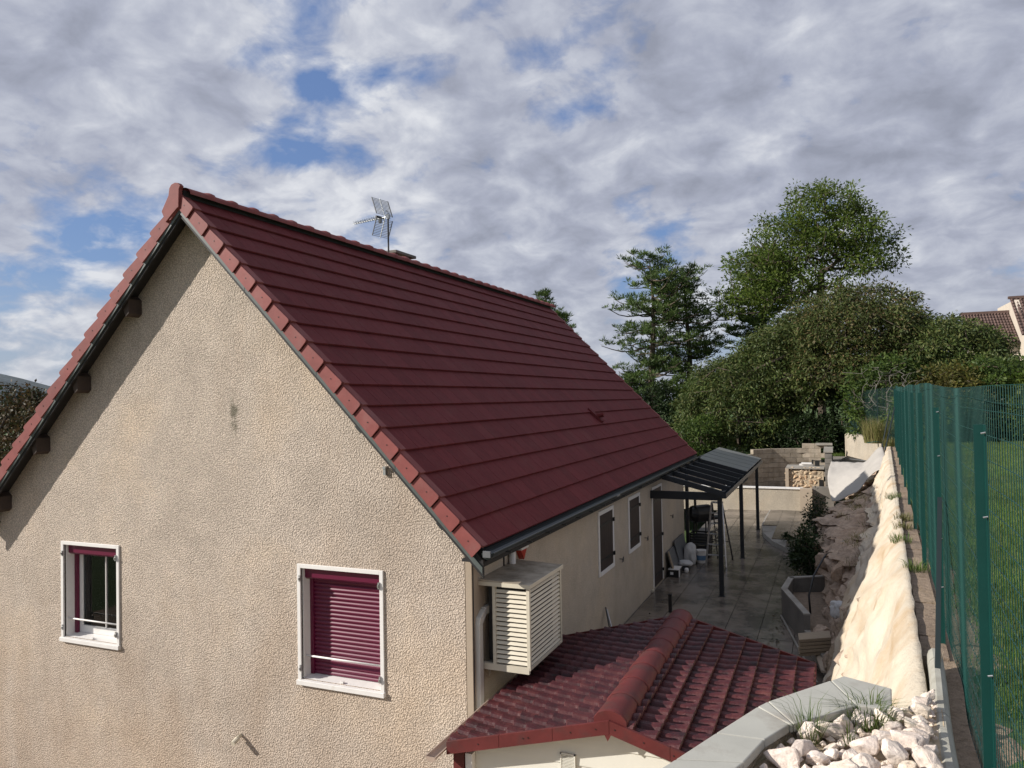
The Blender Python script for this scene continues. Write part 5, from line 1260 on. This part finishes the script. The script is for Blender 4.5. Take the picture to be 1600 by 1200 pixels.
def mesh_run(p0, p1, zb0, zb1, topf, seedy=0, pitch=.0508):
    """vertical and horizontal wires of one stretch of welded mesh"""
    m_ = MB(); p0 = Vector((*p0, 0)); p1 = Vector((*p1, 0)); Lr = (p1 - p0).length; d_ = (p1 - p0).normalized(); n_ = Vector((-d_.y, d_.x, 0)); s_ = 0; r_ = .0014
    def W(s_): return .010 * math.sin(s_ * 2.2 + seedy) + .006 * math.sin(s_ * 5.1)
    while s_ < Lr:
        t_ = s_ / Lr; c_ = p0 + d_ * s_ + n_ * W(s_); z0 = zb0 + (zb1 - zb0) * t_; z1 = topf(c_.y)
        a_ = [c_ + d_ * r_, c_ + n_ * r_ * 1.2, c_ - d_ * r_, c_ - n_ * r_ * 1.2]
        b0 = [Vector((q.x, q.y, z0)) for q in a_]; t0 = [Vector((q.x, q.y, z1)) for q in a_]
        nn = len(m_.v); m_.v += [tuple(q) for q in b0 + t0]; m_.f += [(nn, nn + 1, nn + 5, nn + 4), (nn + 1, nn + 2, nn + 6, nn + 5), (nn + 2, nn + 3, nn + 7, nn + 6), (nn + 3, nn, nn + 4, nn + 7)]
        s_ += pitch
    k = 0
    while k < 19:
        pts = []; s_ = 0
        while s_ <= Lr:
            t_ = s_ / Lr; c_ = p0 + d_ * s_ + n_ * W(s_); z0 = zb0 + (zb1 - zb0) * t_; z1 = topf(c_.y); pts.append(Vector((c_.x, c_.y, z0 + (z1 - z0) * k / 18)))
            s_ += .25
        m_.tube(pts, .0018, 4); k += 1
    return m_
def fx2(y): return (fence_x(y), y)
mesh_run(fx2(-6.3), fx2(20.9), 2.33, 2.36, ftop).build('wire_mesh', 'fence', fe, kind='stuff')
b = MB()
for fz in (.06, .55, .97):
    b.tube([(fence_x(yy) - .012, yy, 2.36 + (ftop(yy) - 2.36) * fz - .0 + .012 * math.sin(yy * 2)) for yy in np.linspace(-6.3, 20.9, 80)], .0014, 4)
b.build('tension_wire', 'fence', fe)
fe2 = thing('far_fence', (8.9, 25, 2.3), 'short return of green wire fence at the far corner of the bank', 'fence')
A2, B2 = fx2(20.95), (8.25, 29.4)
def ftop2(y): return 4.38 - .02 * (y - 21)
mesh_run(A2, B2, 2.38, 2.45, ftop2, 2).build('wire_mesh', 'fence', fe2, kind='stuff')
for t_ in (.33, .66, 1.0):
    x = A2[0] + (B2[0] - A2[0]) * t_; yy = A2[1] + (B2[1] - A2[1]) * t_; b = MB(); b.box(x - .022, x + .022, yy - .022, yy + .022, 2.2, ftop2(yy)); b.build('post', 'fence_shaded', fe2)
b = MB(); b.bar((9.42, 22.2, 3.6), (9.10, 21.3, 2.36), .035); b.build('strut', 'fence_shaded', fe2)
b = MB(); b.tube([(8.95 + .28 * math.cos(a), 22.6 + .4 * math.sin(a), 2.45 + .02 * math.sin(3 * a)) for a in np.linspace(0, 12.2, 40)], .014, 6); b.build('garden_hose', 'fence', smooth=True, label='small coil of green hose on the whitewashed wall', category='hose')


# ================================================================== VEGETATION
def leaf_mesh(name, C, S, mt, asp=0.45, droop=0.0, up=0.0, seed=0, flat=0.0):
    """C: leaf centres (n,3), S: sizes (n); each leaf one bent quad"""
    r = np.random.default_rng(seed); n = len(C)
    d = r.normal(size=(n, 3)); d[:, 2] = d[:, 2] * (1 - flat) + up - droop; d /= np.linalg.norm(d, axis=1)[:, None]
    q = r.normal(size=(n, 3)); q[:, 2] *= (1 - flat); q -= (q * d).sum(1)[:, None] * d; q /= np.linalg.norm(q, axis=1)[:, None]
    S = np.asarray(S)[:, None]; w_ = asp * (.8 + .4 * r.random((n, 1)))
    V = np.empty((n, 4, 3)); V[:, 0] = C - d * S * .5; V[:, 1] = C + q * S * w_ * .5; V[:, 2] = C + d * S * .5; V[:, 3] = C - q * S * w_ * .5
    return fmesh(name, V.reshape(-1, 3), np.arange(n * 4).reshape(-1, 4), mt)
def put(name, me, parent):
    o = bpy.data.objects.new(name, me); col.objects.link(o); o.parent = parent
    if parent: o.matrix_parent_inverse = Matrix.Translation(-OFF[parent.name])
    return o
def skeleton(base, tip, clusters, r0, mb, bend=.12, seg=5, nb=14, seed=0, minr=.012):
    """connects every cluster centre to the nearest earlier node; radii follow the load"""
    rr_ = random.Random(seed); base = Vector(base); tip = Vector(tip)
    nodes = []; par = []
    for i in range(nb):
        t_ = i / (nb - 1); p_ = base.lerp(tip, t_); p_ += Vector((rr_.uniform(-1, 1), rr_.uniform(-1, 1), 0)) * bend * (tip - base).length * .12 * t_
        nodes.append(p_); par.append(i - 1)
    cl = sorted([Vector(c) for c in clusters], key=lambda c: min((c - n_).length for n_ in nodes[nb // 3:]))
    for c in cl:
        best, bd = None, 1e9
        for j, n_ in enumerate(nodes):
            if j < nb * .30: continue
            dd = (c - n_).length + max(0, n_.z - c.z) * 1.3
            if dd < bd: bd, best = dd, j
        a = nodes[best]; L_ = (c - a).length; k = max(1, int(L_ / .8)); prev = best
        for q in range(1, k + 1):
            t_ = q / k; p_ = a.lerp(c, t_) + Vector((rr_.uniform(-1, 1), rr_.uniform(-1, 1), rr_.uniform(-.3, .6))) * L_ * .05 * (1 if q < k else 0)
            nodes.append(p_); par.append(prev); prev = len(nodes) - 1
    load = [0] * len(nodes); ch = [0] * len(nodes)
    for j in range(len(nodes)): 
        if par[j] >= 0: ch[par[j]] += 1
    load = [1.0 if c == 0 else 0.0 for c in ch]
    for j in range(len(nodes) - 1, 0, -1):
        if par[j] >= 0: load[par[j]] += load[j]
    # par indices always precede children except on the trunk order, which holds as well
    tot = max(load)
    for j in range(1, len(nodes)):
        ra = max(minr, r0 * (load[par[j]] / tot) ** .48); rb = max(minr, r0 * (load[j] / tot) ** .48)
        mb.tube([nodes[par[j]], nodes[j]], [ra if par[j] < nb and j < nb else rb * 1.05, rb], seg, cap=False)
    return nodes
def scatter(centres, per, rad, seed, flatz=.8):
    r = np.random.default_rng(seed); C = np.repeat(np.array(centres, float), per, axis=0)
    off = r.normal(size=C.shape); off *= (r.random((len(C), 1)) ** .6 * rad) / np.linalg.norm(off, axis=1)[:, None]; off[:, 2] *= flatz
    return C + off
def dome_pts(c, rx, ry, rz_, n, seed, lo=-.2, shell=.75, lob=.16):
    """cluster centres in the outer shell of an uneven dome"""
    rr_ = random.Random(seed); out = []
    while len(out) < n:
        u_ = rr_.uniform(lo, 1); a = rr_.uniform(0, 6.283); q = math.sqrt(max(0, 1 - u_ * u_))
        v = Vector((math.cos(a) * q, math.sin(a) * q, u_)); k = (1 - (1 - shell) * rr_.random() ** 1.5) * (1 + lob * fbm(v.x * 1.8 + seed, v.y * 1.8, v.z * 1.8))
        out.append((c[0] + v.x * rx * k, c[1] + v.y * ry * k, c[2] + v.z * rz_ * k))
    return out
def bush(name, c, rx, ry, rz_, n, per, size, lf, label, cat='bush', group=None, seed=1, lo=-.1, crad=.5, asp=.45, shell=.7, stems=True, lob=.2, droop=.2):
    t_ = thing(name, (c[0], c[1], c[2] - rz_ * .3), label, cat, group)
    P = dome_pts(c, rx, ry, rz_, n, seed, lo, shell, lob)
    C = scatter(P, per, crad, seed); r = np.random.default_rng(seed + 5)
    o = put('foliage', leaf_mesh('foliage', C, size * (.7 + .6 * r.random(len(C))), LF[lf], asp, droop=droop, seed=seed), t_)
    if stems:
        mb = MB(); g0 = (c[0], c[1], c[2] + lo * rz_ - .3)
        skeleton(g0, (c[0], c[1], c[2] + rz_ * .5), P[::max(1, len(P) // 60)], .05 + .02 * rx, mb, seed=seed)
        mb.build('stems', 'bark', t_)
    return t_

# --- pines: straight trunk, tiers of limbs, tufts of needles
def pine(base, H, width, label, seed, start=.25, tuft=30, lean=0.0, name='pine_tree', group='pine trees behind the garden', nsz=.30):
    rr_ = random.Random(seed); bx_, by_, bz_ = base; t_ = thing(name, base, label, 'tree', group); mb = MB()
    def tr_pt(k): return Vector((bx_ + lean * k * H + .12 * math.sin(k * 7 + seed), by_, bz_ + H * k))
    n_ = 26; mb.tube([tr_pt(k / n_) for k in range(n_ + 1)], [.27 * (H / 12) * (1 - k / n_) ** .8 + .02 for k in range(n_ + 1)], 8)
    tips = []; h = start
    while h < .985:
        for q in range(rr_.choice((3, 4, 5)) if h < .9 else 3):
            a = rr_.uniform(0, 6.283); env = math.sin(math.pi * min(1, (1 - h) * .93 + .10)) ** .75 if h > .45 else (.78 + .22 * math.sin(h * 9))
            L_ = width * .5 * env * rr_.uniform(.50, 1.10); rise = rr_.uniform(.02, .30) + .5 * max(0, h - .75) * 2
            o_ = tr_pt(h + rr_.uniform(-.012, .012)); pts = []
            for k in range(6):
                s_ = k / 5; pts.append(o_ + Vector((math.cos(a) * L_ * s_, math.sin(a) * L_ * s_, L_ * rise * s_ * s_ + L_ * .06 * math.sin(s_ * 5 + q))))
            mb.tube(pts, [.055 * (1 - k / 6) * (L_ / 2.5) ** .6 + .010 for k in range(6)], 4, cap=False)
            for k in range(2, 6):
                for m_ in range(int(1.2 + L_ * .75)):
                    f_ = (k - rr_.random()) / 5; p_ = pts[0].lerp(pts[5], f_); p_.z = o_.z + L_ * rise * f_ * f_
                    sidew = L_ * .30 * (1.1 - f_ * .5)
                    tips.append(p_ + Vector((rr_.uniform(-1, 1) * sidew, rr_.uniform(-1, 1) * sidew, rr_.uniform(-.10, .30) * (1 + L_ * .12))))
        h += rr_.uniform(.024, .042)
    tips += [tr_pt(.99) + Vector((rr_.uniform(-.3, .3), rr_.uniform(-.3, .3), rr_.uniform(-.3, .25))) for _ in range(8)]
    mb.build('trunk', 'bark', t_)
    # tufts: needles radiate upward and outward
    r = np.random.default_rng(seed); T = np.array([tuple(v) for v in tips]); C = np.repeat(T, tuft, axis=0); n = len(C)
    d = r.normal(size=(n, 3)); d[:, 2] = np.abs(d[:, 2]) * .9 + .25; d /= np.linalg.norm(d, axis=1)[:, None]
    off = r.random((n, 1)) * .14; S = nsz * (.7 + .6 * r.random((n, 1))); q = r.normal(size=(n, 3)); q -= (q * d).sum(1)[:, None] * d; q /= np.linalg.norm(q, axis=1)[:, None]
    A = C + d * off; B = A + d * S; V = np.empty((n, 4, 3)); wd = .026; V[:, 0] = A; V[:, 1] = (A + B) / 2 + q * wd; V[:, 2] = B; V[:, 3] = (A + B) / 2 - q * wd
    put('needles', fmesh('needles', V.reshape(-1, 3), np.arange(n * 4).reshape(-1, 4), LF['pine']), t_)
    return t_
pine((-2.75, 40, 1.5), 11.4, 6.6, 'tall pine with open tiers of limbs nearest the roof edge', 3, .18, 22)
pine((-0.95, 42, 1.5), 10.7, 5.8, 'thinner pine standing just behind the tall one', 11, .30, 18, .01)
pine((3.6, 44, 1.6), 11.4, 6.5, 'dark pine half hidden under the broad leafy tree', 21, .40, 34)
pine((-11.3, 44, 1.0), 10.9, 3.2, 'pine whose tip shows just above the end of the roof ridge', 31, .55, 28)
pine((-9.3, 42, 1.0), 8.9, 2.6, 'pine whose tip shows beside the right hand end of the roof', 41, .60, 28)

# --- the tall broadleaf tree
def broadleaf(base, fork, clusters, lf, label, name, r0, per, crad, size, seed, asp=.4, group=None, flat=0.0):
    t_ = thing(name, base, label, 'tree', group); mb = MB()
    skeleton(base, fork, clusters, r0, mb, seed=seed, nb=12, seg=6, minr=.014); mb.build('trunk', 'bark', t_)
    C = scatter(clusters, per, crad, seed, .7); r = np.random.default_rng(seed)
    put('crown', leaf_mesh('crown', C, size * (.6 + .8 * r.random(len(C))), LF[lf], asp, droop=.15, seed=seed, flat=flat), t_)
    return t_
cl = []
for (cx_, cz_, rx, rz_, n_) in [(7.4, 14.7, 2.4, 1.85, 90), (5.4, 13.3, 2.4, 1.6, 70), (8.9, 13.3, 2.3, 1.6, 66), (4.1, 11.6, 2.2, 1.5, 60), (6.6, 12.6, 2.6, 1.5, 55), (9.9, 12.2, 1.5, 1.1, 30), (3.3, 10.0, 2.2, 1.3, 46), (5.3, 10.4, 2.2, 1.2, 40), (8.9, 11.2, 1.5, .8, 16), (7.2, 10.6, 1.7, .9, 16)]:
    cl += dome_pts((cx_, 40, cz_), rx, 2.6, rz_, n_, int(cx_ * 10), -.9, .45, .45)
broadleaf((7.0, 40.2, 1.8), (7.1, 40, 11.2), cl, 'locust', 'tall broad leafy tree rising above the clipped looking thicket', 'broadleaf_tree', .24, 62, .74, .19, 5, .42)

# --- the big domed thicket
def sumac(c, rx, ry, rz_, n, label, seed, lf='sumac', lo=-.15, per=72):
    t_ = thing('sumac_tree', (c[0], c[1], 1.5), label, 'tree', 'domed thicket behind the terrace')
    P = dome_pts(c, rx, ry, rz_, n, seed, lo, .74, .17); mb = MB()
    for q in range(3):
        skeleton((c[0] + (q - 1) * .7, c[1] + .3 * q, 1.4), (c[0] + (q - 1) * 1.6, c[1] - .3, c[2] + rz_ * .30), P[q::9], .11, mb, seed=seed + q, nb=8, minr=.014)
    mb.build('trunk', 'bark', t_)
    C = scatter(P, per, .62, seed, .65); r = np.random.default_rng(seed)
    put('crown', leaf_mesh('crown', C, .165 * (.6 + .8 * r.random(len(C))), LF[lf], .34, droop=.55, seed=seed), t_)
sumac((3.3, 31.5, 3.0), 2.9, 2.6, 3.2, 620, 'leftmost and lowest dome of the thicket next to the pines', 61, lo=-.45)
sumac((5.6, 32.6, 4.2), 3.3, 3.0, 3.6, 640, 'left middle dome of the thicket below the broad leafy tree', 62)
sumac((8.7, 32.4, 5.1), 3.9, 3.4, 4.05, 900, 'highest rust tinged dome at the centre of the thicket', 63, 'sumac2')
sumac((12.0, 31.4, 4.2), 3.1, 2.8, 3.3, 640, 'dome at the far side of the thicket next to the brown roofed house', 64)
sumac((13.9, 30.5, 3.0), 1.7, 2.0, 2.3, 260, 'small outermost dome of the thicket in front of the brown roofed house', 65)

gb = 'bushes growing along the outside of the fence'
B_ = [((9.6, 26.5, 3.9), 1.5, 1.3, 1.75, 150, 'green', 'grey green bush at the left end of the hedge above the fence corner'),
      ((11.6, 26.0, 3.8), 1.5, 1.4, 1.35, 150, 'yellow', 'olive yellow bush in the hedge behind the fence'),
      ((13.4, 26.5, 3.9), 1.6, 1.4, 1.5, 160, 'green', 'mid green bush in the hedge between the olive one and the lime one'),
      ((15.0, 25.6, 3.6), 1.7, 1.4, 1.5, 170, 'lime', 'bright lime green bush in the hedge below the brown roofed house'),
      ((17.2, 26.2, 3.9), 1.8, 1.4, 1.6, 170, 'green', 'dense green bush at the outer end of the hedge'),
      ((13.9, 28.2, 4.2), 1.5, 1.3, 1.3, 140, 'sumac', 'dark bush rising behind the hedge in front of the brown roofed house'),
      ((12.2, 24.2, 2.9), 1.3, .9, 1.1, 110, 'dark', 'low dark bush seen through the fence wire'),
      ((14.6, 23.8, 2.8), 1.6, .9, 1.2, 120, 'green', 'low green bush seen through the fence beyond the lawn'),
      ((17.3, 23.8, 2.8), 1.6, .9, 1.2, 120, 'dark', 'low dark green bush at the outer end of the lawn'),
      ((10.4, 23.0, 3.1), .9, .8, 1.1, 90, 'lime', 'small bright bush peeking over the fence top')]
for i, (c, rx, ry, rz_, n, lf, lab) in enumerate(B_):
    bush('bush', c, rx, ry, rz_, n, 55, .15, lf, lab, 'bush', gb, seed=80 + i, lo=-.9, crad=.45)
# undergrowth in the shade of the thicket and along the back of the garden
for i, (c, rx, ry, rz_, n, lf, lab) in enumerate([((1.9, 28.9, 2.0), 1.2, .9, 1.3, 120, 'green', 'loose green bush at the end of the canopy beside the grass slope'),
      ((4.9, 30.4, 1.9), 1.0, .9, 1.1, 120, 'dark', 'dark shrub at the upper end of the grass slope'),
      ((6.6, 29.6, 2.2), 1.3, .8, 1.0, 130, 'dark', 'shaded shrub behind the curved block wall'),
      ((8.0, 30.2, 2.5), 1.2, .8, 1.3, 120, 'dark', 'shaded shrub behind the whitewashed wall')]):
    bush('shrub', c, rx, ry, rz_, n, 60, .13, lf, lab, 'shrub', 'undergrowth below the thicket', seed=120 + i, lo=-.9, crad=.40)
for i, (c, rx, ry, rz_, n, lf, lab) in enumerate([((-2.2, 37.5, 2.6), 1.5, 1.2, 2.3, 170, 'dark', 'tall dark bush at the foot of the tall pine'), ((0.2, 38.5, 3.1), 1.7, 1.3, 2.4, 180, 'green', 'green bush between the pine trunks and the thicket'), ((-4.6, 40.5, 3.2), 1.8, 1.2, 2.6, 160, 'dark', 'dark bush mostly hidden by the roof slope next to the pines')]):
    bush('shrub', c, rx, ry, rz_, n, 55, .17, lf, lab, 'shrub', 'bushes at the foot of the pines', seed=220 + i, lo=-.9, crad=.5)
bush('low_hedge', (3.0, 28.2, 1.15), 2.4, .5, .55, 220, 50, .09, 'dark', 'low dark hedge along the top of the curved block wall', 'hedge', seed=140, lo=-.9, crad=.28)
# bare pale shrub at the fence corner
t_ = thing('bare_shrub', (9.1, 23.9, 2.3), 'leafless pale branched shrub behind the fence corner', 'shrub'); mb = MB()
skeleton((9.5, 24.6, 2.3), (9.5, 24.6, 3.6), [(9.5 + random.gauss(0, .6), 24.6 + random.gauss(0, .4), 4.0 + random.uniform(-.5, 1.2)) for _ in range(150)], .035, mb, seed=9, minr=.0045); mb.build('branches', 'palebark', t_)
# climbing shrub at the foot of the cutting
bush('climbing_shrub', (7.00, 11.2, .55), .34, .75, .62, 90, 45, .075, 'dark', 'dark leafy shrub growing at the foot of the rock cutting', 'shrub', seed=150, lo=-.7, crad=.22, shell=.4)
bush('climbing_shrub', (7.12, 13.8, 1.0), .22, .85, .62, 50, 26, .07, 'dark', 'thin upright shrub climbing the rock behind the leafy one', 'shrub', seed=151, lo=-.6, crad=.24, shell=.4)
bush('weed_clump', (6.35, 14.9, .22), .12, .16, .14, 14, 22, .06, 'dark', 'small dark weed clump on the raised paved step', 'weed', seed=152, lo=-.3, crad=.1, stems=False)

# autumn trees on the far left and a hedge of rusty crowns
for i, (c, rx, rz_, lf, lab) in enumerate([((-63.8, 41, 1.2), 4.6, 5.2, 'rust', 'rusty brown tree low on the left beyond the roof edge'), ((-59.5, 40.5, -0.6), 3.6, 4.8, 'rust', 'reddish tree standing between the rusty one and the roof'), ((-61.2, 46, 3.4), 2.2, 3.6, 'dark', 'dark conical tree poking up behind the rusty trees'), ((-69.5, 45, 1.0), 4.6, 5.0, 'dark', 'dark tree at the extreme left beyond the roof')]):
    P = dome_pts(c, rx, 3.0, rz_, 260, 170 + i, -.9, .6, .25)
    broadleaf((c[0], c[1], -6), (c[0], c[1], c[2]), P, lf, lab, 'autumn_tree', .3, 26, 1.0, .34, 180 + i, .55, 'trees in the valley on the left')

# --- the neighbour's house
nh = thing('neighbour_house', (24, 62, 2), 'pale house with brown tiled roofs beyond the thicket', 'house')
b = MB(); b.box(17.6, 20.75, 60.4, 68, 2, 7.95); b.build('low_wing_wall', 'hwall', nh)
b = MB(); b.box(20.75, 32, 58.6, 68, 2, 8.35); b.prism([(20.75, 58.6, 8.35), (20.75, 68.0, 8.35), (20.75, 68.0, 11.2), (20.75, 61.6, 11.2)], (.3, 0, 0)); b.build('main_wall', 'hwall', nh)
def far_roof(x0, x1, y0_, z0, y1, z1, nc, nr_):
    b = MB(); 
    for r_ in range(nr_):
        for c_ in range(nc):
            xa = x0 + (x1 - x0) * c_ / nc; xb = x0 + (x1 - x0) * (c_ + .86) / nc; xm = (xa + xb) / 2
            ta, tb = r_ / nr_, (r_ + .97) / nr_
            A = (y0_ + (y1 - y0_) * ta, z0 + (z1 - z0) * ta); B = (y0_ + (y1 - y0_) * tb, z0 + (z1 - z0) * tb)
            b.quad((xa, A[0], A[1] + .03), (xm, A[0], A[1] + .12), (xm, B[0], B[1] + .07), (xa, B[0], B[1])); b.quad((xm, A[0], A[1] + .12), (xb, A[0], A[1] + .03), (xb, B[0], B[1]), (xm, B[0], B[1] + .07))
    b.quad((x0, y0_, z0 - .03), (x1, y0_, z0 - .03), (x1, y1, z1 - .03), (x0, y1, z1 - .03)); return b
o = far_roof(17.4, 20.74, 59.9, 7.85, 63.6, 10.45, 16, 11).build('low_roof', 'oldtile', nh, kind='stuff')
b = MB(); b.bar((17.4, 63.6, 10.5), (20.74, 63.6, 10.5), .3, .2); b.build('ridge', 'oldtile', nh)
o = far_roof(20.5, 32.2, 58.2, 8.25, 61.9, 11.35, 40, 12).build('main_roof', 'oldtile', nh, kind='stuff')
b = MB(); b.bar((20.4, 61.9, 11.42), (32.2, 61.9, 11.42), .3, .2); b.build('ridge', 'oldtile', nh)
b = MB(); b.bar((17.4, 59.85, 7.80), (20.7, 59.85, 7.80), .14, .14); b.build('rain_gutter', 'brown', nh)
b = MB(); b.box(18.0, 19.3, 60.36, 60.40, 5.5, 7.2); wq = b.build('window', 'white', nh)
b = MB(); b.box(18.1, 19.2, 60.33, 60.355, 5.6, 7.1); b.build('pane', 'glass', wq)

# --- grass
def grass(name, xs_, ys_, zs_, h, wd, lf, seed, lean=.35):
    r = np.random.default_rng(seed); n = len(xs_); a = r.random(n) * 6.283; H = h * (.45 + .9 * r.random(n)); ln_ = lean * H * r.random(n) * 1.6; b2 = r.random(n) * 6.283
    V = np.empty((n, 3, 3)); dx, dy = np.cos(a) * wd, np.sin(a) * wd
    V[:, 0] = np.stack([xs_ - dx, ys_ - dy, zs_], 1); V[:, 1] = np.stack([xs_ + dx, ys_ + dy, zs_], 1); V[:, 2] = np.stack([xs_ + np.cos(b2) * ln_, ys_ + np.sin(b2) * ln_, zs_ + H], 1)
    return fmesh(name, V.reshape(-1, 3), np.arange(n * 3).reshape(-1, 3), LF[lf])
r = np.random.default_rng(3)
def lawn_z(x, y):
    k = x - (8.355 + .0563 * y); return 2.30 + 0.012 * k + 0.004 * np.maximum(0, y)
XX, YY = [], []
for (n_, ya, yb, wdt) in ((150000, -5.5, 1.5, 2.6), (150000, 1.5, 9, 5.5), (120000, 9, 23, 11)):
    y = r.uniform(ya, yb, n_); k = wdt * r.random(n_) ** 1.2; XX.append(8.355 + .0563 * y + np.where(y < -1.3, -.02, .06) + k); YY.append(y)
XX = np.concatenate(XX); YY = np.concatenate(YY)
# worn strip along the fence foot
keep = (XX - (8.355 + .0563 * YY)) + .10 * np.sin(YY * 3.1) + .05 * np.sin(YY * 9) > np.where(YY < 2.5, r.uniform(.10, .60, len(XX)), r.uniform(-.02, .42, len(XX))); XX, YY = XX[keep], YY[keep]
me = grass('lawn_grass', XX, YY, lawn_z(XX, YY) - .01, .075, .0032, 'grass', 4)
o = bpy.data.objects.new('lawn_grass', me); col.objects.link(o); o['kind'] = 'stuff'; o['label'] = 'short green lawn grass beyond the wire fence'; o['category'] = 'grass'
def tuft(name, x, y, z, rad, n, h, wd, lf, label, seed, lean=.9, cat='grass tuft', group=None):
    r = np.random.default_rng(seed); a = r.random(n) * 6.283; q = rad * np.sqrt(r.random(n)); X = x + np.cos(a) * q; Y = y + np.sin(a) * q
    H = h * (.5 + .8 * r.random(n)); b2 = a + r.normal(size=n) * .6; L_ = lean * H * (.2 + r.random(n)); V = np.empty((n, 5, 3)); dx, dy = np.cos(b2 + 1.57) * wd, np.sin(b2 + 1.57) * wd
    mxx, myy, mz = X + np.cos(b2) * L_ * .35, Y + np.sin(b2) * L_ * .35, z + H * .65; F_ = []
    V[:, 0] = np.stack([X - dx, Y - dy, 0 * X + z], 1); V[:, 1] = np.stack([X + dx, Y + dy, 0 * X + z], 1); V[:, 2] = np.stack([mxx + dx * .8, myy + dy * .8, mz], 1); V[:, 3] = np.stack([X + np.cos(b2) * L_, Y + np.sin(b2) * L_, z + H * (1 - .25 * (L_ / H))], 1); V[:, 4] = np.stack([mxx - dx * .8, myy - dy * .8, mz], 1)
    I5 = np.arange(n)[:, None] * 5; me = fmesh(name, V.reshape(-1, 3) - np.array([x, y, z]), np.concatenate([I5 + np.array([[0, 1, 2]]), I5 + np.array([[0, 2, 4]]), I5 + np.array([[4, 2, 3]])]), LF[lf]); o = bpy.data.objects.new(name, me); col.objects.link(o); o.location = (x, y, z); OFF[o.name] = Vector((x, y, z)); LB(o, label, cat, group); return o
tuft('grass_tuft', 7.42, -3.10, 2.44, .05, 70, .20, .0018, 'grass', 'spiky grass tuft against the inner edge of the coping stones', 5, 1.1)
tuft('grass_tuft', 7.70, -2.80, 2.44, .10, 190, .15, .0022, 'grass', 'matted grass tuft at the corner of the coping behind the rocks', 6, 1.5)
tuft('grass_tuft', 7.60, -3.12, 2.46, .03, 26, .11, .002, 'lime', 'small bright weed between the white rocks', 7, .8)
tuft('dry_grass_clump', 9.05, 22.7, 2.40, .45, 900, .85, .006, 'dry', 'tall yellowing grass clump behind the far fence corner', 8, .55, 'grass')
tuft('dry_grass_clump', 9.35, 21.4, 2.36, .25, 300, .30, .005, 'dry', 'low dry grass at the foot of the far corner post', 9, .6, 'grass')
for i, (x, y, lf) in enumerate([(8.42, 3.2, 'grass'), (8.58, 5.0, 'dry'), (8.44, 1.6, 'grass'), (8.62, 7.4, 'grass'), (8.52, 4.2, 'dry')]):
    tuft('grass_tuft', x - .12, y, 2.34, .12, 120, .12, .0028, lf, ['green tuft on the gravel strip beside the third fence post', 'dry tuft on the gravel strip further along the fence', 'green tuft on the gravel strip nearest the kerb', 'green tuft far along the gravel strip under the fence', 'dry tuft on the gravel strip between two green ones'][i], 20 + i, 1.0, group='tufts on the gravel strip under the fence')
# plants clinging to the rock cutting
XX, YY, ZZ = [], [], []
rr_ = random.Random(4)
for q in range(60):
    yy = rr_.uniform(6.5, 16); v = rr_.uniform(.45, .78); c = bank_pt(yy, v)
    for k in range(16): XX.append(c[0] + rr_.gauss(0, .06)); YY.append(c[1] + rr_.gauss(0, .12)); ZZ.append(c[2] + rr_.gauss(0, .03))
me = grass('rock_plants', np.array(XX), np.array(YY), np.array(ZZ), .12, .005, 'dry', 14, .9)
o = bpy.data.objects.new('rock_plants', me); col.objects.link(o); o['kind'] = 'stuff'; o['label'] = 'wisps of dry grass clinging to the rock cutting'; o['category'] = 'grass'
r = np.random.default_rng(9)
X = r.uniform(-6, 8, 60000); Y = 28.4 + 8 * r.random(60000) ** 1.5
Z = np.array([1.35 + 0.045 * (y - 28) + 0.10 * fbm(x * .4, y * .4) - 1.6 * ss(0, -22, x) for x, y in zip(X, Y)])
me = grass('slope_grass', X, Y, Z, .14, .010, 'grass', 15); o = bpy.data.objects.new('slope_grass', me); col.objects.link(o); o['kind'] = 'stuff'; o['label'] = 'green grass on the garden slope below the pines'; o['category'] = 'grass'

# fallen leaves and crumbs of soil on the terrace and by the planter
r = np.random.default_rng(77); n = 260
X = np.concatenate([r.uniform(4.0, 6.5, 110), 6.45 + .25 * r.random(150)]); Y = np.concatenate([r.uniform(5, 20, 110), r.uniform(5.5, 13, 150)])
C = np.stack([X, Y, np.full(n, .012)], 1); me = leaf_mesh('fallen_leaves', C, .03 + .035 * r.random(n), LF['rust'], .7, flat=.93, seed=5)
o = bpy.data.objects.new('fallen_leaves', me); col.objects.link(o); o['kind'] = 'stuff'; o['label'] = 'fallen brown leaves scattered on the paving by the planter'; o['category'] = 'leaves'
